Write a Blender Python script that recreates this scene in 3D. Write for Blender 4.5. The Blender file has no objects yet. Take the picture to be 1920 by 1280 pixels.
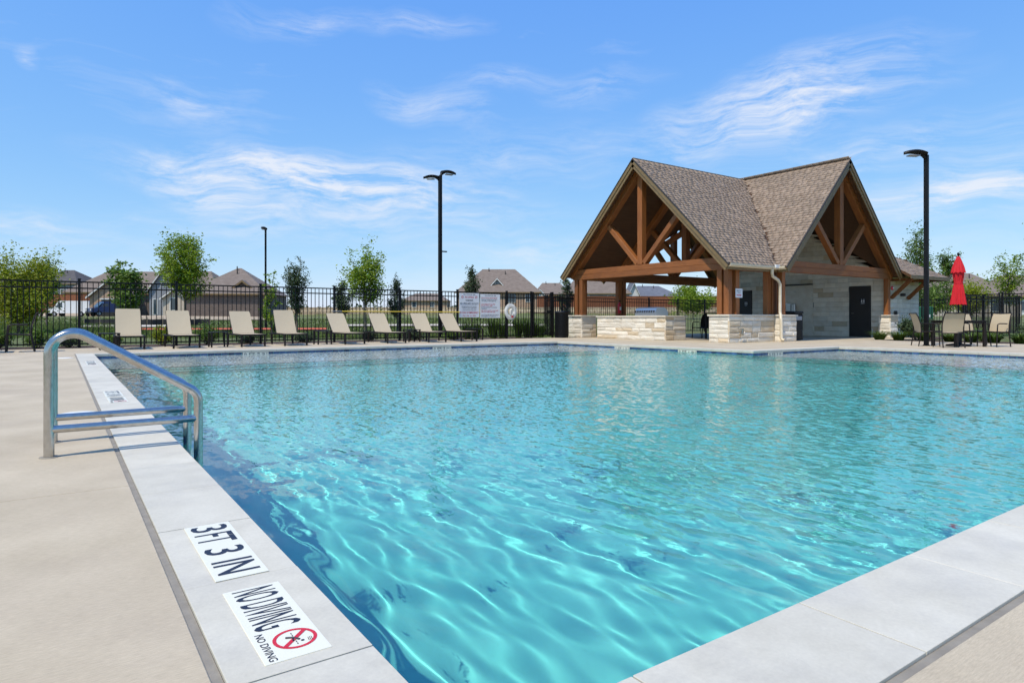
import bpy, math, random
import numpy as np
from mathutils import Vector, Matrix

# ---------------------------------------------------------------- camera, sky, sun, exposure
sc = bpy.context.scene
COL = sc.collection
sc.render.engine = 'CYCLES'
CAM_H, FPX, VH = 0.8, 1222.0, 596.0          # camera height, focal length and horizon in 1920 px of the photo
TH = math.atan(849 / 1222.0)                 # the lens looks this far to the right of the pool's long side
cam = bpy.data.cameras.new('camera')
cam_o = bpy.data.objects.new('camera', cam); COL.objects.link(cam_o)
cam_o.location = (0, 0, CAM_H); cam_o.rotation_euler = (math.pi / 2, 0, -TH)
cam.sensor_width = 36; cam.lens = 36 * FPX / 1920; cam.shift_y = -(640 - VH) / 1920.0
cam.clip_start = 0.02; cam.clip_end = 6000
sc.camera = cam_o

SUN_EL, SUN_AZ = math.radians(60), math.radians(13)
to_sun = Vector((-math.cos(SUN_AZ) * math.cos(SUN_EL), -math.sin(SUN_AZ) * math.cos(SUN_EL), math.sin(SUN_EL)))
sun = bpy.data.lights.new('sun', 'SUN'); sun.energy = 4.3; sun.angle = math.radians(0.5); sun.color = (1.0, 0.92, 0.79)
sun.cycles.is_caustics_light = True
sun_o = bpy.data.objects.new('sun', sun); sun_o.rotation_euler = to_sun.to_track_quat('Z', 'Y').to_euler(); COL.objects.link(sun_o)

world = bpy.data.worlds.new('World'); sc.world = world; world.use_nodes = True
def world_sky():
    nt = world.node_tree; N = nt.nodes; Lk = nt.links
    bg = N['Background']; bg.inputs[1].default_value = 0.15
    sky = N.new('ShaderNodeTexSky'); sky.sky_type = 'NISHITA'; sky.sun_disc = False
    sky.sun_elevation = SUN_EL; sky.sun_rotation = math.atan2(to_sun.x, to_sun.y)
    sky.air_density = 1.0; sky.dust_density = 0.25; sky.ozone_density = 4.0; sky.altitude = 200
    def mth(op, a, b=None, clamp=False):
        n = N.new('ShaderNodeMath'); n.operation = op; n.use_clamp = clamp
        for i, x in enumerate((a, b)):
            if x is None: continue
            if hasattr(x, 'is_linked'): Lk.new(x, n.inputs[i])
            else: n.inputs[i].default_value = x
        return n.outputs[0]
    tc = N.new('ShaderNodeTexCoord'); sep = N.new('ShaderNodeSeparateXYZ'); Lk.new(tc.outputs['Generated'], sep.inputs[0])
    az = mth('ARCTAN2', sep.outputs[0], sep.outputs[1]); el = mth('ARCSINE', sep.outputs[2])
    az = mth('SUBTRACT', az, TH)
    comb = N.new('ShaderNodeCombineXYZ'); Lk.new(az, comb.inputs[0]); Lk.new(el, comb.inputs[1])
    ae0 = comb.outputs[0]
    wn = N.new('ShaderNodeTexNoise'); wn.inputs['Scale'].default_value = 7; wn.inputs['Detail'].default_value = 2; wn.inputs['Roughness'].default_value = .45; Lk.new(ae0, wn.inputs['Vector'])
    wv = N.new('ShaderNodeVectorMath'); wv.operation = 'MULTIPLY_ADD'; Lk.new(wn.outputs['Color'], wv.inputs[0]); wv.inputs[1].default_value = (.16, .06, 0); wo_ = N.new('ShaderNodeVectorMath'); wo_.operation = 'ADD'; Lk.new(ae0, wo_.inputs[0]); wo_.inputs[1].default_value = (-.08, -.03, 0); Lk.new(wo_.outputs[0], wv.inputs[2])
    ae = wv.outputs[0]
    def noise(vec, sx, sy, rot, scale, detail, rough, loc=(0, 0, 0), dist=0.0):
        mp = N.new('ShaderNodeMapping'); mp.inputs['Scale'].default_value = (sx, sy, 1); mp.inputs['Rotation'].default_value = (0, 0, rot); mp.inputs['Location'].default_value = loc
        Lk.new(vec, mp.inputs[0])
        n = N.new('ShaderNodeTexNoise'); n.inputs['Scale'].default_value = scale; n.inputs['Detail'].default_value = detail
        n.inputs['Roughness'].default_value = rough; n.inputs['Distortion'].default_value = dist
        Lk.new(mp.outputs[0], n.inputs['Vector']); return n.outputs[0]
    streak = noise(ae, 1.0, 6.0, math.radians(5), 7.5, 11, 0.64, (1.3, 0.4, 0), 0.25)
    broad = noise(ae, 1.0, 2.4, math.radians(4), 2.6, 4, 0.5, (4.1, 2.2, 0), 0.3)
    fine = noise(ae, 1.0, 4.5, math.radians(11), 30.0, 9, 0.70, (0, 0, 0), 0.3)
    # thin cirrus spread everywhere, thicker towards the horizon
    low = mth('SUBTRACT', 0.34, mth('MULTIPLY', el, 0.62))
    cov = mth('ADD', mth('ADD', mth('MULTIPLY', broad, 0.75), mth('MULTIPLY', streak, 0.75)), low)
    thin = mth('MULTIPLY', mth('SUBTRACT', cov, 0.97), 2.3, True)
    # named banks of cirrus (azimuth and elevation of their middles, half sizes, tilt)
    def ang(u, v):
        a = math.atan((u - 960) / FPX); return a, math.atan((VH - v) / FPX * math.cos(a))
    total = None
    for (u, v, w, h, tilt, k) in ((520, 335, 330, 46, -2, 1.0), (700, 372, 360, 60, -5, 0.75), (400, 378, 110, 26, -14, 0.8),
                                  (1440, 185, 260, 58, 11, 1.05), (1500, 225, 260, 40, 12, 0.8), (810, 200, 120, 34, -8, 0.6),
                                  (790, 38, 120, 22, 4, 0.5), (560, 32, 150, 24, 10, 0.45), (935, 155, 110, 24, 4, 0.45),
                                  (1860, 345, 190, 50, 6, 0.9), (1720, 385, 160, 40, 8, 0.6), (60, 104, 40, 16, -20, 0.6),
                                  (360, 190, 120, 30, -8, 0.5), (1650, 290, 330, 46, 9, 0.55), (60, 425, 190, 30, -3, 0.7),
                                  (1120, 160, 120, 34, 8, 0.45), (950, 300, 330, 60, 6, 0.35), (500, 420, 260, 30, 0, 0.5), (1100, 470, 260, 26, 2, 0.5)):
        a, e = ang(u, v); sw = w / FPX * math.cos(a) ** 2; sh = h / FPX
        mp = N.new('ShaderNodeMapping'); mp.vector_type = 'TEXTURE'
        mp.inputs['Location'].default_value = (a, e, 0); mp.inputs['Rotation'].default_value = (0, 0, math.radians(tilt)); mp.inputs['Scale'].default_value = (sw * 1.25, sh * 1.25, 1)
        Lk.new(ae, mp.inputs[0])
        g = N.new('ShaderNodeTexGradient'); g.gradient_type = 'SPHERICAL'; Lk.new(mp.outputs[0], g.inputs[0])
        s = mth('MULTIPLY', mth('POWER', g.outputs[1], 1.15), k * 1.35)
        total = s if total is None else mth('ADD', total, s)
    wisp = mth('MULTIPLY', mth('SUBTRACT', mth('ADD', mth('MULTIPLY', streak, 1.35), mth('MULTIPLY', fine, 0.70)), 0.84), 1.9, True)
    bank = mth('MULTIPLY', mth('MULTIPLY', total, wisp), 1.25)
    dens = mth('ADD', mth('MULTIPLY', thin, 0.42), bank)
    dens = mth('MULTIPLY', dens, 0.68, True)
    up = mth('MULTIPLY', mth('ADD', el, -0.002), 60.0, True)
    dens = mth('MULTIPLY', mth('MINIMUM', dens, 0.86), up)
    # the clear sky, graded per channel to the deep even blue of the photograph
    sc3 = N.new('ShaderNodeSeparateColor'); Lk.new(sky.outputs[0], sc3.inputs[0]); cc3 = N.new('ShaderNodeCombineColor')
    for i, (k, p) in enumerate(SKY_GRADE): Lk.new(mth('MULTIPLY', mth('POWER', mth('MULTIPLY', sc3.outputs[i], 0.15), p), k / 0.15), cc3.inputs[i])
    mix = N.new('ShaderNodeMix'); mix.data_type = 'RGBA'; Lk.new(dens, mix.inputs[0]); Lk.new(cc3.outputs[0], mix.inputs[6]); mix.inputs[7].default_value = (5.7, 5.95, 6.5, 1)
    Lk.new(mix.outputs[2], bg.inputs[0])
SKY_GRADE = ((0.77, 0.87), (0.83, 0.586), (1.0, 0.12))
world_sky()
sc.view_settings.view_transform = 'Standard'; sc.view_settings.look = 'None'; sc.view_settings.gamma = 1.0
sc.view_settings.exposure = 0.0; sc.view_settings.use_curve_mapping = False
sc.cycles.use_denoising = True
sc.cycles.max_bounces = 9; sc.cycles.diffuse_bounces = 3; sc.cycles.glossy_bounces = 4; sc.cycles.transmission_bounces = 6; sc.cycles.transparent_max_bounces = 8
sc.cycles.sample_clamp_indirect = 6.0
sc.cycles.caustics_reflective = False; sc.cycles.caustics_refractive = True
sc.cycles.use_adaptive_sampling = True; sc.cycles.adaptive_threshold = 0.03

# ---------------------------------------------------------------- measuring: a point of the photo at a known depth
SN, CS = math.sin(TH), math.cos(TH)
def cw(u, d):
    """ground position d metres straight ahead of the lens and as far aside as column u of the photo"""
    L = (u - 960) / FPX * d
    return (L * CS + d * SN, -L * SN + d * CS)
def zat(v, d): return CAM_H - (v - VH) * d / FPX

# ---------------------------------------------------------------- helpers
rnd = random.Random(7)
class MB:
    """collects shapes into one mesh"""
    def __init__(s): s.v = []; s.f = []; s.sm = []
    def add(s, v, f, smooth=False):
        n = len(s.v); s.v += [tuple(p) for p in v]; s.f += [tuple(i + n for i in q) for q in f]; s.sm += [smooth] * len(f); return s
    def box(s, x0, x1, y0, y1, z0, z1):
        return s.add([(x0, y0, z0), (x1, y0, z0), (x1, y1, z0), (x0, y1, z0), (x0, y0, z1), (x1, y0, z1), (x1, y1, z1), (x0, y1, z1)],
                     [(0, 3, 2, 1), (4, 5, 6, 7), (0, 1, 5, 4), (1, 2, 6, 5), (2, 3, 7, 6), (3, 0, 4, 7)])
    def bbox(s, x0, x1, y0, y1, z0, z1, b=0.006):
        """box with chamfered edges"""
        b = min(b, (x1 - x0) * .45, (y1 - y0) * .45, (z1 - z0) * .45)
        xs, ys, zs = (x0, x1), (y0, y1), (z0, z1); V = []; idx = {}
        for i in (0, 1):
            for j in (0, 1):
                for k in (0, 1):
                    sx, sy, sz = (1, -1)[i] * b, (1, -1)[j] * b, (1, -1)[k] * b
                    for a, p in enumerate(((xs[i], ys[j] + sy, zs[k] + sz), (xs[i] + sx, ys[j], zs[k] + sz), (xs[i] + sx, ys[j] + sy, zs[k]))):
                        idx[i, j, k, a] = len(V); V.append(p)
        F = []
        g = lambda i, j, k, a: idx[i, j, k, a]
        for i in (0, 1): q = [g(i, 0, 0, 0), g(i, 1, 0, 0), g(i, 1, 1, 0), g(i, 0, 1, 0)]; F.append(q if i else q[::-1])
        for j in (0, 1): q = [g(0, j, 0, 1), g(0, j, 1, 1), g(1, j, 1, 1), g(1, j, 0, 1)]; F.append(q if j else q[::-1])
        for k in (0, 1): q = [g(0, 0, k, 2), g(1, 0, k, 2), g(1, 1, k, 2), g(0, 1, k, 2)]; F.append(q if k else q[::-1])
        for i in (0, 1):
            for j in (0, 1): q = [g(i, j, 0, 0), g(i, j, 1, 0), g(i, j, 1, 1), g(i, j, 0, 1)]; F.append(q if (i + j) % 2 else q[::-1])
            for k in (0, 1): q = [g(i, 0, k, 0), g(i, 0, k, 2), g(i, 1, k, 2), g(i, 1, k, 0)]; F.append(q if (i + k) % 2 else q[::-1])
        for j in (0, 1):
            for k in (0, 1): q = [g(0, j, k, 1), g(1, j, k, 1), g(1, j, k, 2), g(0, j, k, 2)]; F.append(q if (j + k) % 2 else q[::-1])
        for i in (0, 1):
            for j in (0, 1):
                for k in (0, 1): q = [g(i, j, k, 0), g(i, j, k, 1), g(i, j, k, 2)]; F.append(q if (i + j + k) % 2 else q[::-1])
        return s.add(V, F)
    def quad(s, a, b, c, d): return s.add([a, b, c, d], [(0, 1, 2, 3)])
    def poly(s, pts): return s.add(pts, [tuple(range(len(pts)))])
    def slab(s, pts, off):
        """polygon pushed along off into a solid"""
        n = len(pts); o = Vector(off); V = [Vector(p) for p in pts] + [Vector(p) + o for p in pts]
        F = [tuple(range(n))[::-1], tuple(range(n, 2 * n))] + [(i, (i + 1) % n, n + (i + 1) % n, n + i) for i in range(n)]
        return s.add(V, F)
    def tube(s, pts, r, n=10, cap=True, smooth=True):
        pts = [Vector(p) for p in pts]; R = r if hasattr(r, '__len__') else [r] * len(pts)
        V = []; F = []; ref = None
        for i, p in enumerate(pts):
            t = (pts[min(i + 1, len(pts) - 1)] - pts[max(i - 1, 0)])
            t = t.normalized() if t.length > 1e-9 else Vector((0, 0, 1))
            if ref is None: ref = Vector((0, 0, 1)) if abs(t.z) < .9 else Vector((1, 0, 0))
            a = (ref - t * ref.dot(t)); a = a.normalized() if a.length > 1e-6 else t.orthogonal().normalized(); ref = a; b = t.cross(a)
            for k in range(n):
                q = 2 * math.pi * k / n; V.append(p + (a * math.cos(q) + b * math.sin(q)) * R[i])
        for i in range(len(pts) - 1):
            for k in range(n): F.append((i * n + k, i * n + (k + 1) % n, (i + 1) * n + (k + 1) % n, (i + 1) * n + k))
        s.add(V, F, smooth)
        if cap: s.add(V[:n][::-1], [tuple(range(n))]); s.add(V[-n:], [tuple(range(n))])
        return s
    def lathe(s, prof, c=(0, 0, 0), n=24, smooth=True):
        V = []; F = []
        for (r, z) in prof:
            for k in range(n): q = 2 * math.pi * k / n; V.append((c[0] + r * math.cos(q), c[1] + r * math.sin(q), c[2] + z))
        for i in range(len(prof) - 1):
            for k in range(n): F.append((i * n + k, i * n + (k + 1) % n, (i + 1) * n + (k + 1) % n, (i + 1) * n + k))
        return s.add(V, F, smooth)
    def beam(s, a, b, w, h, up=(0, 0, 1), bev=0.0):
        """square timber from a to b, w across and h along up"""
        a, b = Vector(a), Vector(b); t = (b - a); L = t.length; t.normalize(); u = Vector(up); u = (u - t * u.dot(t)).normalized(); r = t.cross(u)
        m = MB(); (m.bbox if bev else m.box)(0, L, -w / 2, w / 2, -h / 2, h / 2, *([bev] if bev else []))
        return s.add([a + t * x + r * -y + u * z for x, y, z in m.v], m.f)
    def build(s, name, mat, parent=None, loc=None, rot=None):
        me = bpy.data.meshes.new(name); me.from_pydata([tuple(p) for p in s.v], [], s.f)
        if any(s.sm): me.polygons.foreach_set('use_smooth', s.sm)
        me.materials.append(mat); me.update()
        return link(name, me, parent, loc, rot)
def link(name, me, parent=None, loc=None, rot=None):
    o = bpy.data.objects.new(name, me); COL.objects.link(o)
    if parent is not None: o.parent = parent
    if loc is not None: o.location = loc
    if rot is not None: o.rotation_euler = rot if hasattr(rot, '__len__') else (0, 0, rot)
    return o
def tag(o, label=None, cat=None, group=None, kind=None):
    for k, v in (('label', label), ('category', cat), ('group', group), ('kind', kind)):
        if v: o[k] = v
    return o
def empty(name, loc=(0, 0, 0), rz=0.0):
    o = bpy.data.objects.new(name, None); COL.objects.link(o); o.location = loc; o.rotation_euler = (0, 0, rz); o.empty_display_size = .2; return o
def thing(name, label, cat, loc=(0, 0, 0), rz=0.0, group=None): return tag(empty(name, loc, rz), label, cat, group)
def copy_tree(o, parent=None):
    kids = list(o.children); c = o.copy(); COL.objects.link(c); c.parent = parent
    for ch in kids: copy_tree(ch, c)
    return c
ORD = ['first', 'second', 'third', 'fourth', 'fifth', 'sixth', 'seventh', 'eighth', 'ninth', 'tenth', 'eleventh', 'twelfth']
def text_mesh(txt, w, h, mat, bold=0.0, extrude=0.0006):
    """flat lettering stretched to w by h, lower left corner at the origin"""
    cu = bpy.data.curves.new('lettering', 'FONT'); cu.body = txt; cu.extrude = 0; cu.offset = bold; cu.resolution_u = 3
    t = bpy.data.objects.new('lettering', cu); COL.objects.link(t)
    dg = bpy.context.evaluated_depsgraph_get(); me = bpy.data.meshes.new_from_object(t.evaluated_get(dg))
    bpy.data.objects.remove(t); bpy.data.curves.remove(cu)
    me.name = 'lettering'
    co = np.empty(len(me.vertices) * 3); me.vertices.foreach_get('co', co); co = co.reshape(-1, 3)
    lo, hi = co.min(0), co.max(0)
    co[:, 0] = (co[:, 0] - lo[0]) / (hi[0] - lo[0]) * w; co[:, 1] = (co[:, 1] - lo[1]) / (hi[1] - lo[1]) * h
    me.vertices.foreach_set('co', co.ravel()); me.materials.clear(); me.materials.append(mat); me.update(); return me
def np_mesh(name, v, f, mat, smooth=False, tone=None):
    """big mesh from arrays: v (n,3), f (m,k)"""
    k = f.shape[1]; me = bpy.data.meshes.new(name); me.vertices.add(len(v)); me.vertices.foreach_set('co', np.ascontiguousarray(v, dtype=np.float32).ravel())
    me.loops.add(f.size); me.loops.foreach_set('vertex_index', np.ascontiguousarray(f, dtype=np.int32).ravel())
    me.polygons.add(len(f)); me.polygons.foreach_set('loop_start', np.arange(len(f), dtype=np.int32) * k)
    if smooth: me.polygons.foreach_set('use_smooth', np.ones(len(f), dtype=bool))
    if tone is not None:
        at = me.attributes.new('tone', 'FLOAT', 'FACE'); at.data.foreach_set('value', np.ascontiguousarray(tone, dtype=np.float32))
    me.update(); me.materials.append(mat); return me

# ---------------------------------------------------------------- materials
MATS = {}
def nodes_of(name):
    m = bpy.data.materials.new(name); m.use_nodes = True; MATS[name] = m
    return m, m.node_tree, m.node_tree.nodes, m.node_tree.links, m.node_tree.nodes['Principled BSDF']
def mat(name, c, rough=0.7, c2=None, scale=6.0, stretch=(1, 1, 1), detail=5, contrast=(0.35, 0.65), c3=None, scale3=1.0, mix3=0.5,
        bump=0.0, bscale=60.0, bstretch=None, metal=0.0, spec=None, vary=0.0, tone=0.0, coords='world', translucent=0.0, bdist=0.01, grit=0.0, gscale=160.0, gstretch=(1, 1, 1)):
    m, nt, N, L, b = nodes_of(name)
    b.inputs['Roughness'].default_value = rough; b.inputs['Metallic'].default_value = metal
    if spec is not None: b.inputs['Specular IOR Level'].default_value = spec
    if coords == 'world': vec = N.new('ShaderNodeNewGeometry').outputs['Position']
    else:
        tc = N.new('ShaderNodeTexCoord'); oi = N.new('ShaderNodeObjectInfo'); ad = N.new('ShaderNodeVectorMath'); ad.operation = 'MULTIPLY_ADD'
        L.new(oi.outputs['Random'], ad.inputs[0]); ad.inputs[1].default_value = (37, 53, 71); L.new(tc.outputs['Object'], ad.inputs[2]); vec = ad.outputs[0]
    def noise(sc_, st, det=detail, r=0.6):
        mp = N.new('ShaderNodeMapping'); mp.inputs['Scale'].default_value = st; L.new(vec, mp.inputs[0])
        n = N.new('ShaderNodeTexNoise'); n.inputs['Scale'].default_value = sc_; n.inputs['Detail'].default_value = det; n.inputs['Roughness'].default_value = r
        L.new(mp.outputs[0], n.inputs['Vector']); return n.outputs[0]
    def ramp(fac, p0, a, p1, bb):
        r = N.new('ShaderNodeValToRGB'); e = r.color_ramp.elements; e[0].position = p0; e[0].color = (*a, 1); e[1].position = p1; e[1].color = (*bb, 1); L.new(fac, r.inputs[0]); return r.outputs[0]
    def mixc(fac, a, bb, mode='MIX'):
        x = N.new('ShaderNodeMix'); x.data_type = 'RGBA'; x.blend_type = mode
        for i, q in ((0, fac), (6, a), (7, bb)):
            if hasattr(q, 'is_linked'): L.new(q, x.inputs[i])
            else: x.inputs[i].default_value = q if i == 0 else (*q, 1)
        return x.outputs[2]
    colr = c
    if c2 is not None: colr = ramp(noise(scale, stretch), contrast[0], c, contrast[1], c2)
    if c3 is not None:
        f = N.new('ShaderNodeMapRange'); f.inputs[1].default_value = .48; f.inputs[2].default_value = .72; f.inputs[4].default_value = mix3
        L.new(noise(scale3, (1, 1, 1)), f.inputs[0]); colr = mixc(f.outputs[0], colr, c3)
    if grit:
        colr = mixc(1.0, colr, ramp(noise(gscale, gstretch, 3, .7), .3, (1 - grit,) * 3, .7, (1 + grit,) * 3), 'MULTIPLY')
    if vary or tone:
        if tone: src = N.new('ShaderNodeAttribute'); src.attribute_name = 'tone'; fac = src.outputs['Fac']; amt = tone
        else: fac = N.new('ShaderNodeObjectInfo').outputs['Random']; amt = vary
        colr = mixc(1.0, colr, ramp(fac, 0, (1 - amt,) * 3, 1, (1 + amt * .55, 1 + amt * .5, 1 + amt * .45)), 'MULTIPLY')
    if hasattr(colr, 'is_linked'): L.new(colr, b.inputs['Base Color'])
    else: b.inputs['Base Color'].default_value = (*colr, 1)
    if bump:
        bp = N.new('ShaderNodeBump'); bp.inputs['Strength'].default_value = bump; bp.inputs['Distance'].default_value = bdist
        L.new(noise(bscale, bstretch or stretch, 4), bp.inputs['Height']); L.new(bp.outputs[0], b.inputs['Normal'])
    if translucent:
        tr = N.new('ShaderNodeBsdfTranslucent'); mx = N.new('ShaderNodeMixShader'); mx.inputs[0].default_value = translucent
        if hasattr(colr, 'is_linked'): L.new(colr, tr.inputs[0])
        else: tr.inputs[0].default_value = (*colr, 1)
        out = N['Material Output']; L.new(b.outputs[0], mx.inputs[1]); L.new(tr.outputs[0], mx.inputs[2]); L.new(mx.outputs[0], out.inputs[0])
    return m
def mats():
    mat('concrete', (.41, .34, .235), .85, (.52, .44, .315), 1.6, (1, 1, 1), 7, (.3, .7), (.35, .285, .215), .75, .45, bump=.35, bscale=60, bstretch=(.25, 3.2, 1), bdist=.005, grit=.13, gscale=70, gstretch=(.5, 3.0, 1))
    mat('grout_grey', (.13, .12, .105), .9); mat('joint_concrete', (.10, .09, .08), .95)
    mat('sealant', (.22, .195, .155), .75, (.275, .245, .195), 14, bump=.3, bscale=40)
    mat('coping', (.53, .495, .40), .62, (.61, .575, .475), 5, (1, 1, 1), 7, (.32, .68), (.41, .39, .35), 2.6, .5, vary=.08, bump=.2, bscale=130, bdist=.002, grit=.05, gscale=90)
    mat('marker_tile', (.72, .70, .58), .35, bump=.02, bscale=60)
    mat('ink', (.012, .014, .03), .5); mat('red_ink', (.55, .012, .03), .5); mat('grey_ink', (.09, .09, .11), .5)
    mat('plaster', (.11, .60, .545), .6, (.15, .67, .60), 1.2, c3=(.08, .54, .50), scale3=.45, mix3=.5)  # the deep water's blue-green tint is put into the plaster colour
    mat('shelf_plaster', (.47, .60, .57), .6, (.56, .66, .62), 1.4)  # lighter copy of the plaster, the shallow water's weaker tint put into its colour
    mat('trim_tile', (.02, .07, .16), .3)
    mat('blue_tile', (.035, .085, .20), .22, (.07, .15, .30), 5, vary=.55)
    mat('steel', (.46, .445, .42), .2, (.54, .525, .50), 30, (1, 1, 1), 3, metal=1.0)
    mat('black_metal', (.005, .005, .006), .5, spec=.25)
    mat('bronze_frame', (.014, .0105, .0095), .5, spec=.3)
    mat('sling', (.45, .37, .25), .8, (.50, .415, .285), 90, (1, 1, 1), 2, bump=.25, bscale=220, bdist=.002, coords='object')
    mat('wood', (.215, .067, .014), .62, (.335, .119, .027), 5.0, (.35, 6, 6), 6, (.3, .7), (.12, .042, .014), 1.4, .45, bump=.2, bscale=9, bstretch=(.3, 9, 9), vary=.22, coords='object', bdist=.006)
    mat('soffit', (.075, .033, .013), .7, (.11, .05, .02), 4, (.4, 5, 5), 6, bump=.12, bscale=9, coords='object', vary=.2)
    mat('trim_paint', (.18, .118, .05), .55, (.215, .145, .064), 6, coords='object')
    mat('dark_edge', (.035, .03, .027), .7)
    mat('gutter', (.60, .52, .38), .42, (.66, .57, .43), 5)
    mat('shingle', (.285, .212, .155), .9, (.335, .255, .192), 9, detail=3, tone=.2, bump=.4, bscale=240, bdist=.003)
    mat('roof_under', (.06, .05, .045), .9)
    mat('limestone', (.74, .66, .53), .85, (.86, .80, .69), 3.2, (1, 1, 1.6), 6, (.3, .7), (.60, .44, .27), 1.9, .35, vary=.16, bump=.75, bscale=15, bdist=.03)
    mat('limestone_tan', (.60, .47, .31), .85, (.70, .58, .42), 4, (1, 1, 1.6), 6, vary=.16, bump=.7, bscale=15, bdist=.03)
    mat('mortar', (.30, .27, .23), .9, (.38, .35, .30), 12, bump=.4, bscale=60)
    mat('cap_stone', (.66, .59, .48), .7, (.73, .66, .55), 7, vary=.06, bump=.2, bscale=40)
    mat('door_brown', (.016, .011, .009), .5); mat('dark_recess', (.02, .02, .02), .8)
    mat('white_paint', (.74, .74, .72), .45); mat('sign_white', (.74, .75, .77), .4); mat('red_paint', (.52, .02, .03), .4)
    mat('umbrella_red', (.48, .004, .012), .8, (.60, .008, .018), 20, (1, 1, .2), bump=.3, bscale=120)
    mat('ring_white', (.76, .75, .70), .5); mat('yellow_paint', (.78, .56, .05), .4); mat('rope', (.70, .68, .62), .8)
    mat('grill_steel', (.50, .52, .55), .3, metal=.9); mat('dark_glass', (.03, .045, .055), .08)
    mat('mulch', (.045, .026, .017), .95, (.11, .065, .042), 22, bump=.9, bscale=50, bdist=.03)
    mat('lawn', (.075, .105, .022), .95, (.135, .155, .045), 1.2, (1, 1, 1), 8, (.35, .66), (.25, .20, .095), .16, .6, bump=.9, bscale=26, bdist=.05)
    mat('grass_blades', (.075, .13, .02), .8, (.17, .20, .05), .7, translucent=.35)
    mat('path', (.46, .40, .32), .9, (.52, .46, .38), 2); mat('red_rubber', (.52, .065, .028), .9, (.60, .10, .045), 3)
    mat('silt_fence', (.02, .02, .022), .8); mat('dirt', (.33, .255, .17), .95, (.45, .36, .25), .7, bump=.6, bscale=4, bdist=.1)
    mat('leaf_yellow', (.22, .30, .016), .65, (.40, .42, .03), 2.0, translucent=.4, tone=.35)
    mat('leaf_bright', (.17, .30, .014), .6, (.34, .43, .035), 2.2, translucent=.42, tone=.35)
    mat('leaf_green', (.085, .17, .02), .6, (.19, .29, .04), 2.6, translucent=.35, tone=.4)
    mat('leaf_dark', (.045, .082, .032), .6, (.095, .145, .055), 2.6, translucent=.25, tone=.4)
    mat('leaf_grass', (.055, .115, .015), .6, (.13, .20, .03), 3.0, translucent=.35, tone=.4)
    mat('bark', (.10, .075, .055), .9, (.17, .135, .105), 14, (1, 1, .3), bump=.5, bscale=40)
    mat('stake', (.30, .24, .16), .8)
    mat('cedar', (.185, .062, .026), .85, (.265, .098, .042), 3, (6, 6, .4), 5, vary=.2)
    mat('far_roof', (.155, .122, .10), .95, (.205, .165, .138), 1.6, (1, 1, 2.5), 6); mat('far_roof_dark', (.065, .06, .06), .95, (.10, .092, .092), 1.6)
    mat('far_roof_blue', (.10, .11, .135), .95, (.14, .15, .18), 1.5)
    mat('brick_tan', (.36, .235, .155), .9, (.45, .31, .215), 2.5, (1, 1, 3)); mat('brick_grey', (.115, .088, .074), .9, (.165, .13, .112), 2.5, (1, 1, 3))
    mat('brick_pale', (.50, .42, .33), .9, (.57, .49, .40), 2.5, (1, 1, 3)); mat('siding_grey', (.23, .245, .27), .8, (.27, .285, .31), 3); mat('siding_white', (.62, .62, .60), .7)
    mat('window_glass', (.045, .07, .085), .06); mat('green_box', (.012, .10, .055), .5); mat('tyre', (.012, .012, .012), .85); mat('van_white', (.74, .75, .76), .3); mat('van_blue', (.02, .045, .14), .3); mat('car_red', (.16, .012, .014), .3)
    mat('plastic_grey', (.30, .31, .33), .5)
    # water: clear, refracting, with the finest ripples as relief
    m, nt, N, L, b = nodes_of('water'); N.remove(b)
    g = N.new('ShaderNodeBsdfGlass'); g.inputs['IOR'].default_value = 1.333; g.inputs['Roughness'].default_value = 0.0
    pos = N.new('ShaderNodeNewGeometry').outputs['Position']
    mp = N.new('ShaderNodeMapping'); mp.inputs['Scale'].default_value = (1.0, .5, 1); L.new(pos, mp.inputs[0])
    n1 = N.new('ShaderNodeTexNoise'); n1.inputs['Scale'].default_value = 24; n1.inputs['Detail'].default_value = 2.0; n1.inputs['Roughness'].default_value = .55; L.new(mp.outputs[0], n1.inputs['Vector'])
    # the corner by the near copings lies sheltered, the open water is ruffled
    ln = N.new('ShaderNodeVectorMath'); ln.operation = 'DISTANCE'; L.new(pos, ln.inputs[0]); ln.inputs[1].default_value = (0.6, 1.0, -.1)
    mr = N.new('ShaderNodeMapRange'); mr.inputs[1].default_value = .9; mr.inputs[2].default_value = 4.6; mr.inputs[3].default_value = .05; mr.inputs[4].default_value = .95; L.new(ln.outputs['Value'], mr.inputs[0])
    sx_ = N.new('ShaderNodeSeparateXYZ'); L.new(pos, sx_.inputs[0]); mx_ = N.new('ShaderNodeMapRange'); mx_.inputs[1].default_value = .7; mx_.inputs[2].default_value = 3.2; mx_.inputs[3].default_value = .22; mx_.inputs[4].default_value = 1.0; L.new(sx_.outputs[0], mx_.inputs[0])
    ml = N.new('ShaderNodeMath'); ml.operation = 'MULTIPLY'; L.new(mr.outputs[0], ml.inputs[0]); L.new(mx_.outputs[0], ml.inputs[1])
    def vm(op, a, b_):
        n = N.new('ShaderNodeVectorMath'); n.operation = op
        for i, q in enumerate((a, b_)):
            if q is None: continue
            if hasattr(q, 'is_linked'): L.new(q, n.inputs[i if not (op == 'SCALE' and i == 1) else 3])
            else: n.inputs[i].default_value = q
        return n.outputs[0]
    tilt = vm('MULTIPLY', vm('SCALE', vm('SUBTRACT', n1.outputs['Color'], (.5, .5, .5)), ml.outputs[0]), (1.0, .7, 0))
    L.new(vm('NORMALIZE', vm('ADD', N.new('ShaderNodeNewGeometry').outputs['Normal'], tilt), None), g.inputs['Normal'])
    L.new(g.outputs[0], N['Material Output'].inputs[0])
mats()

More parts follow.
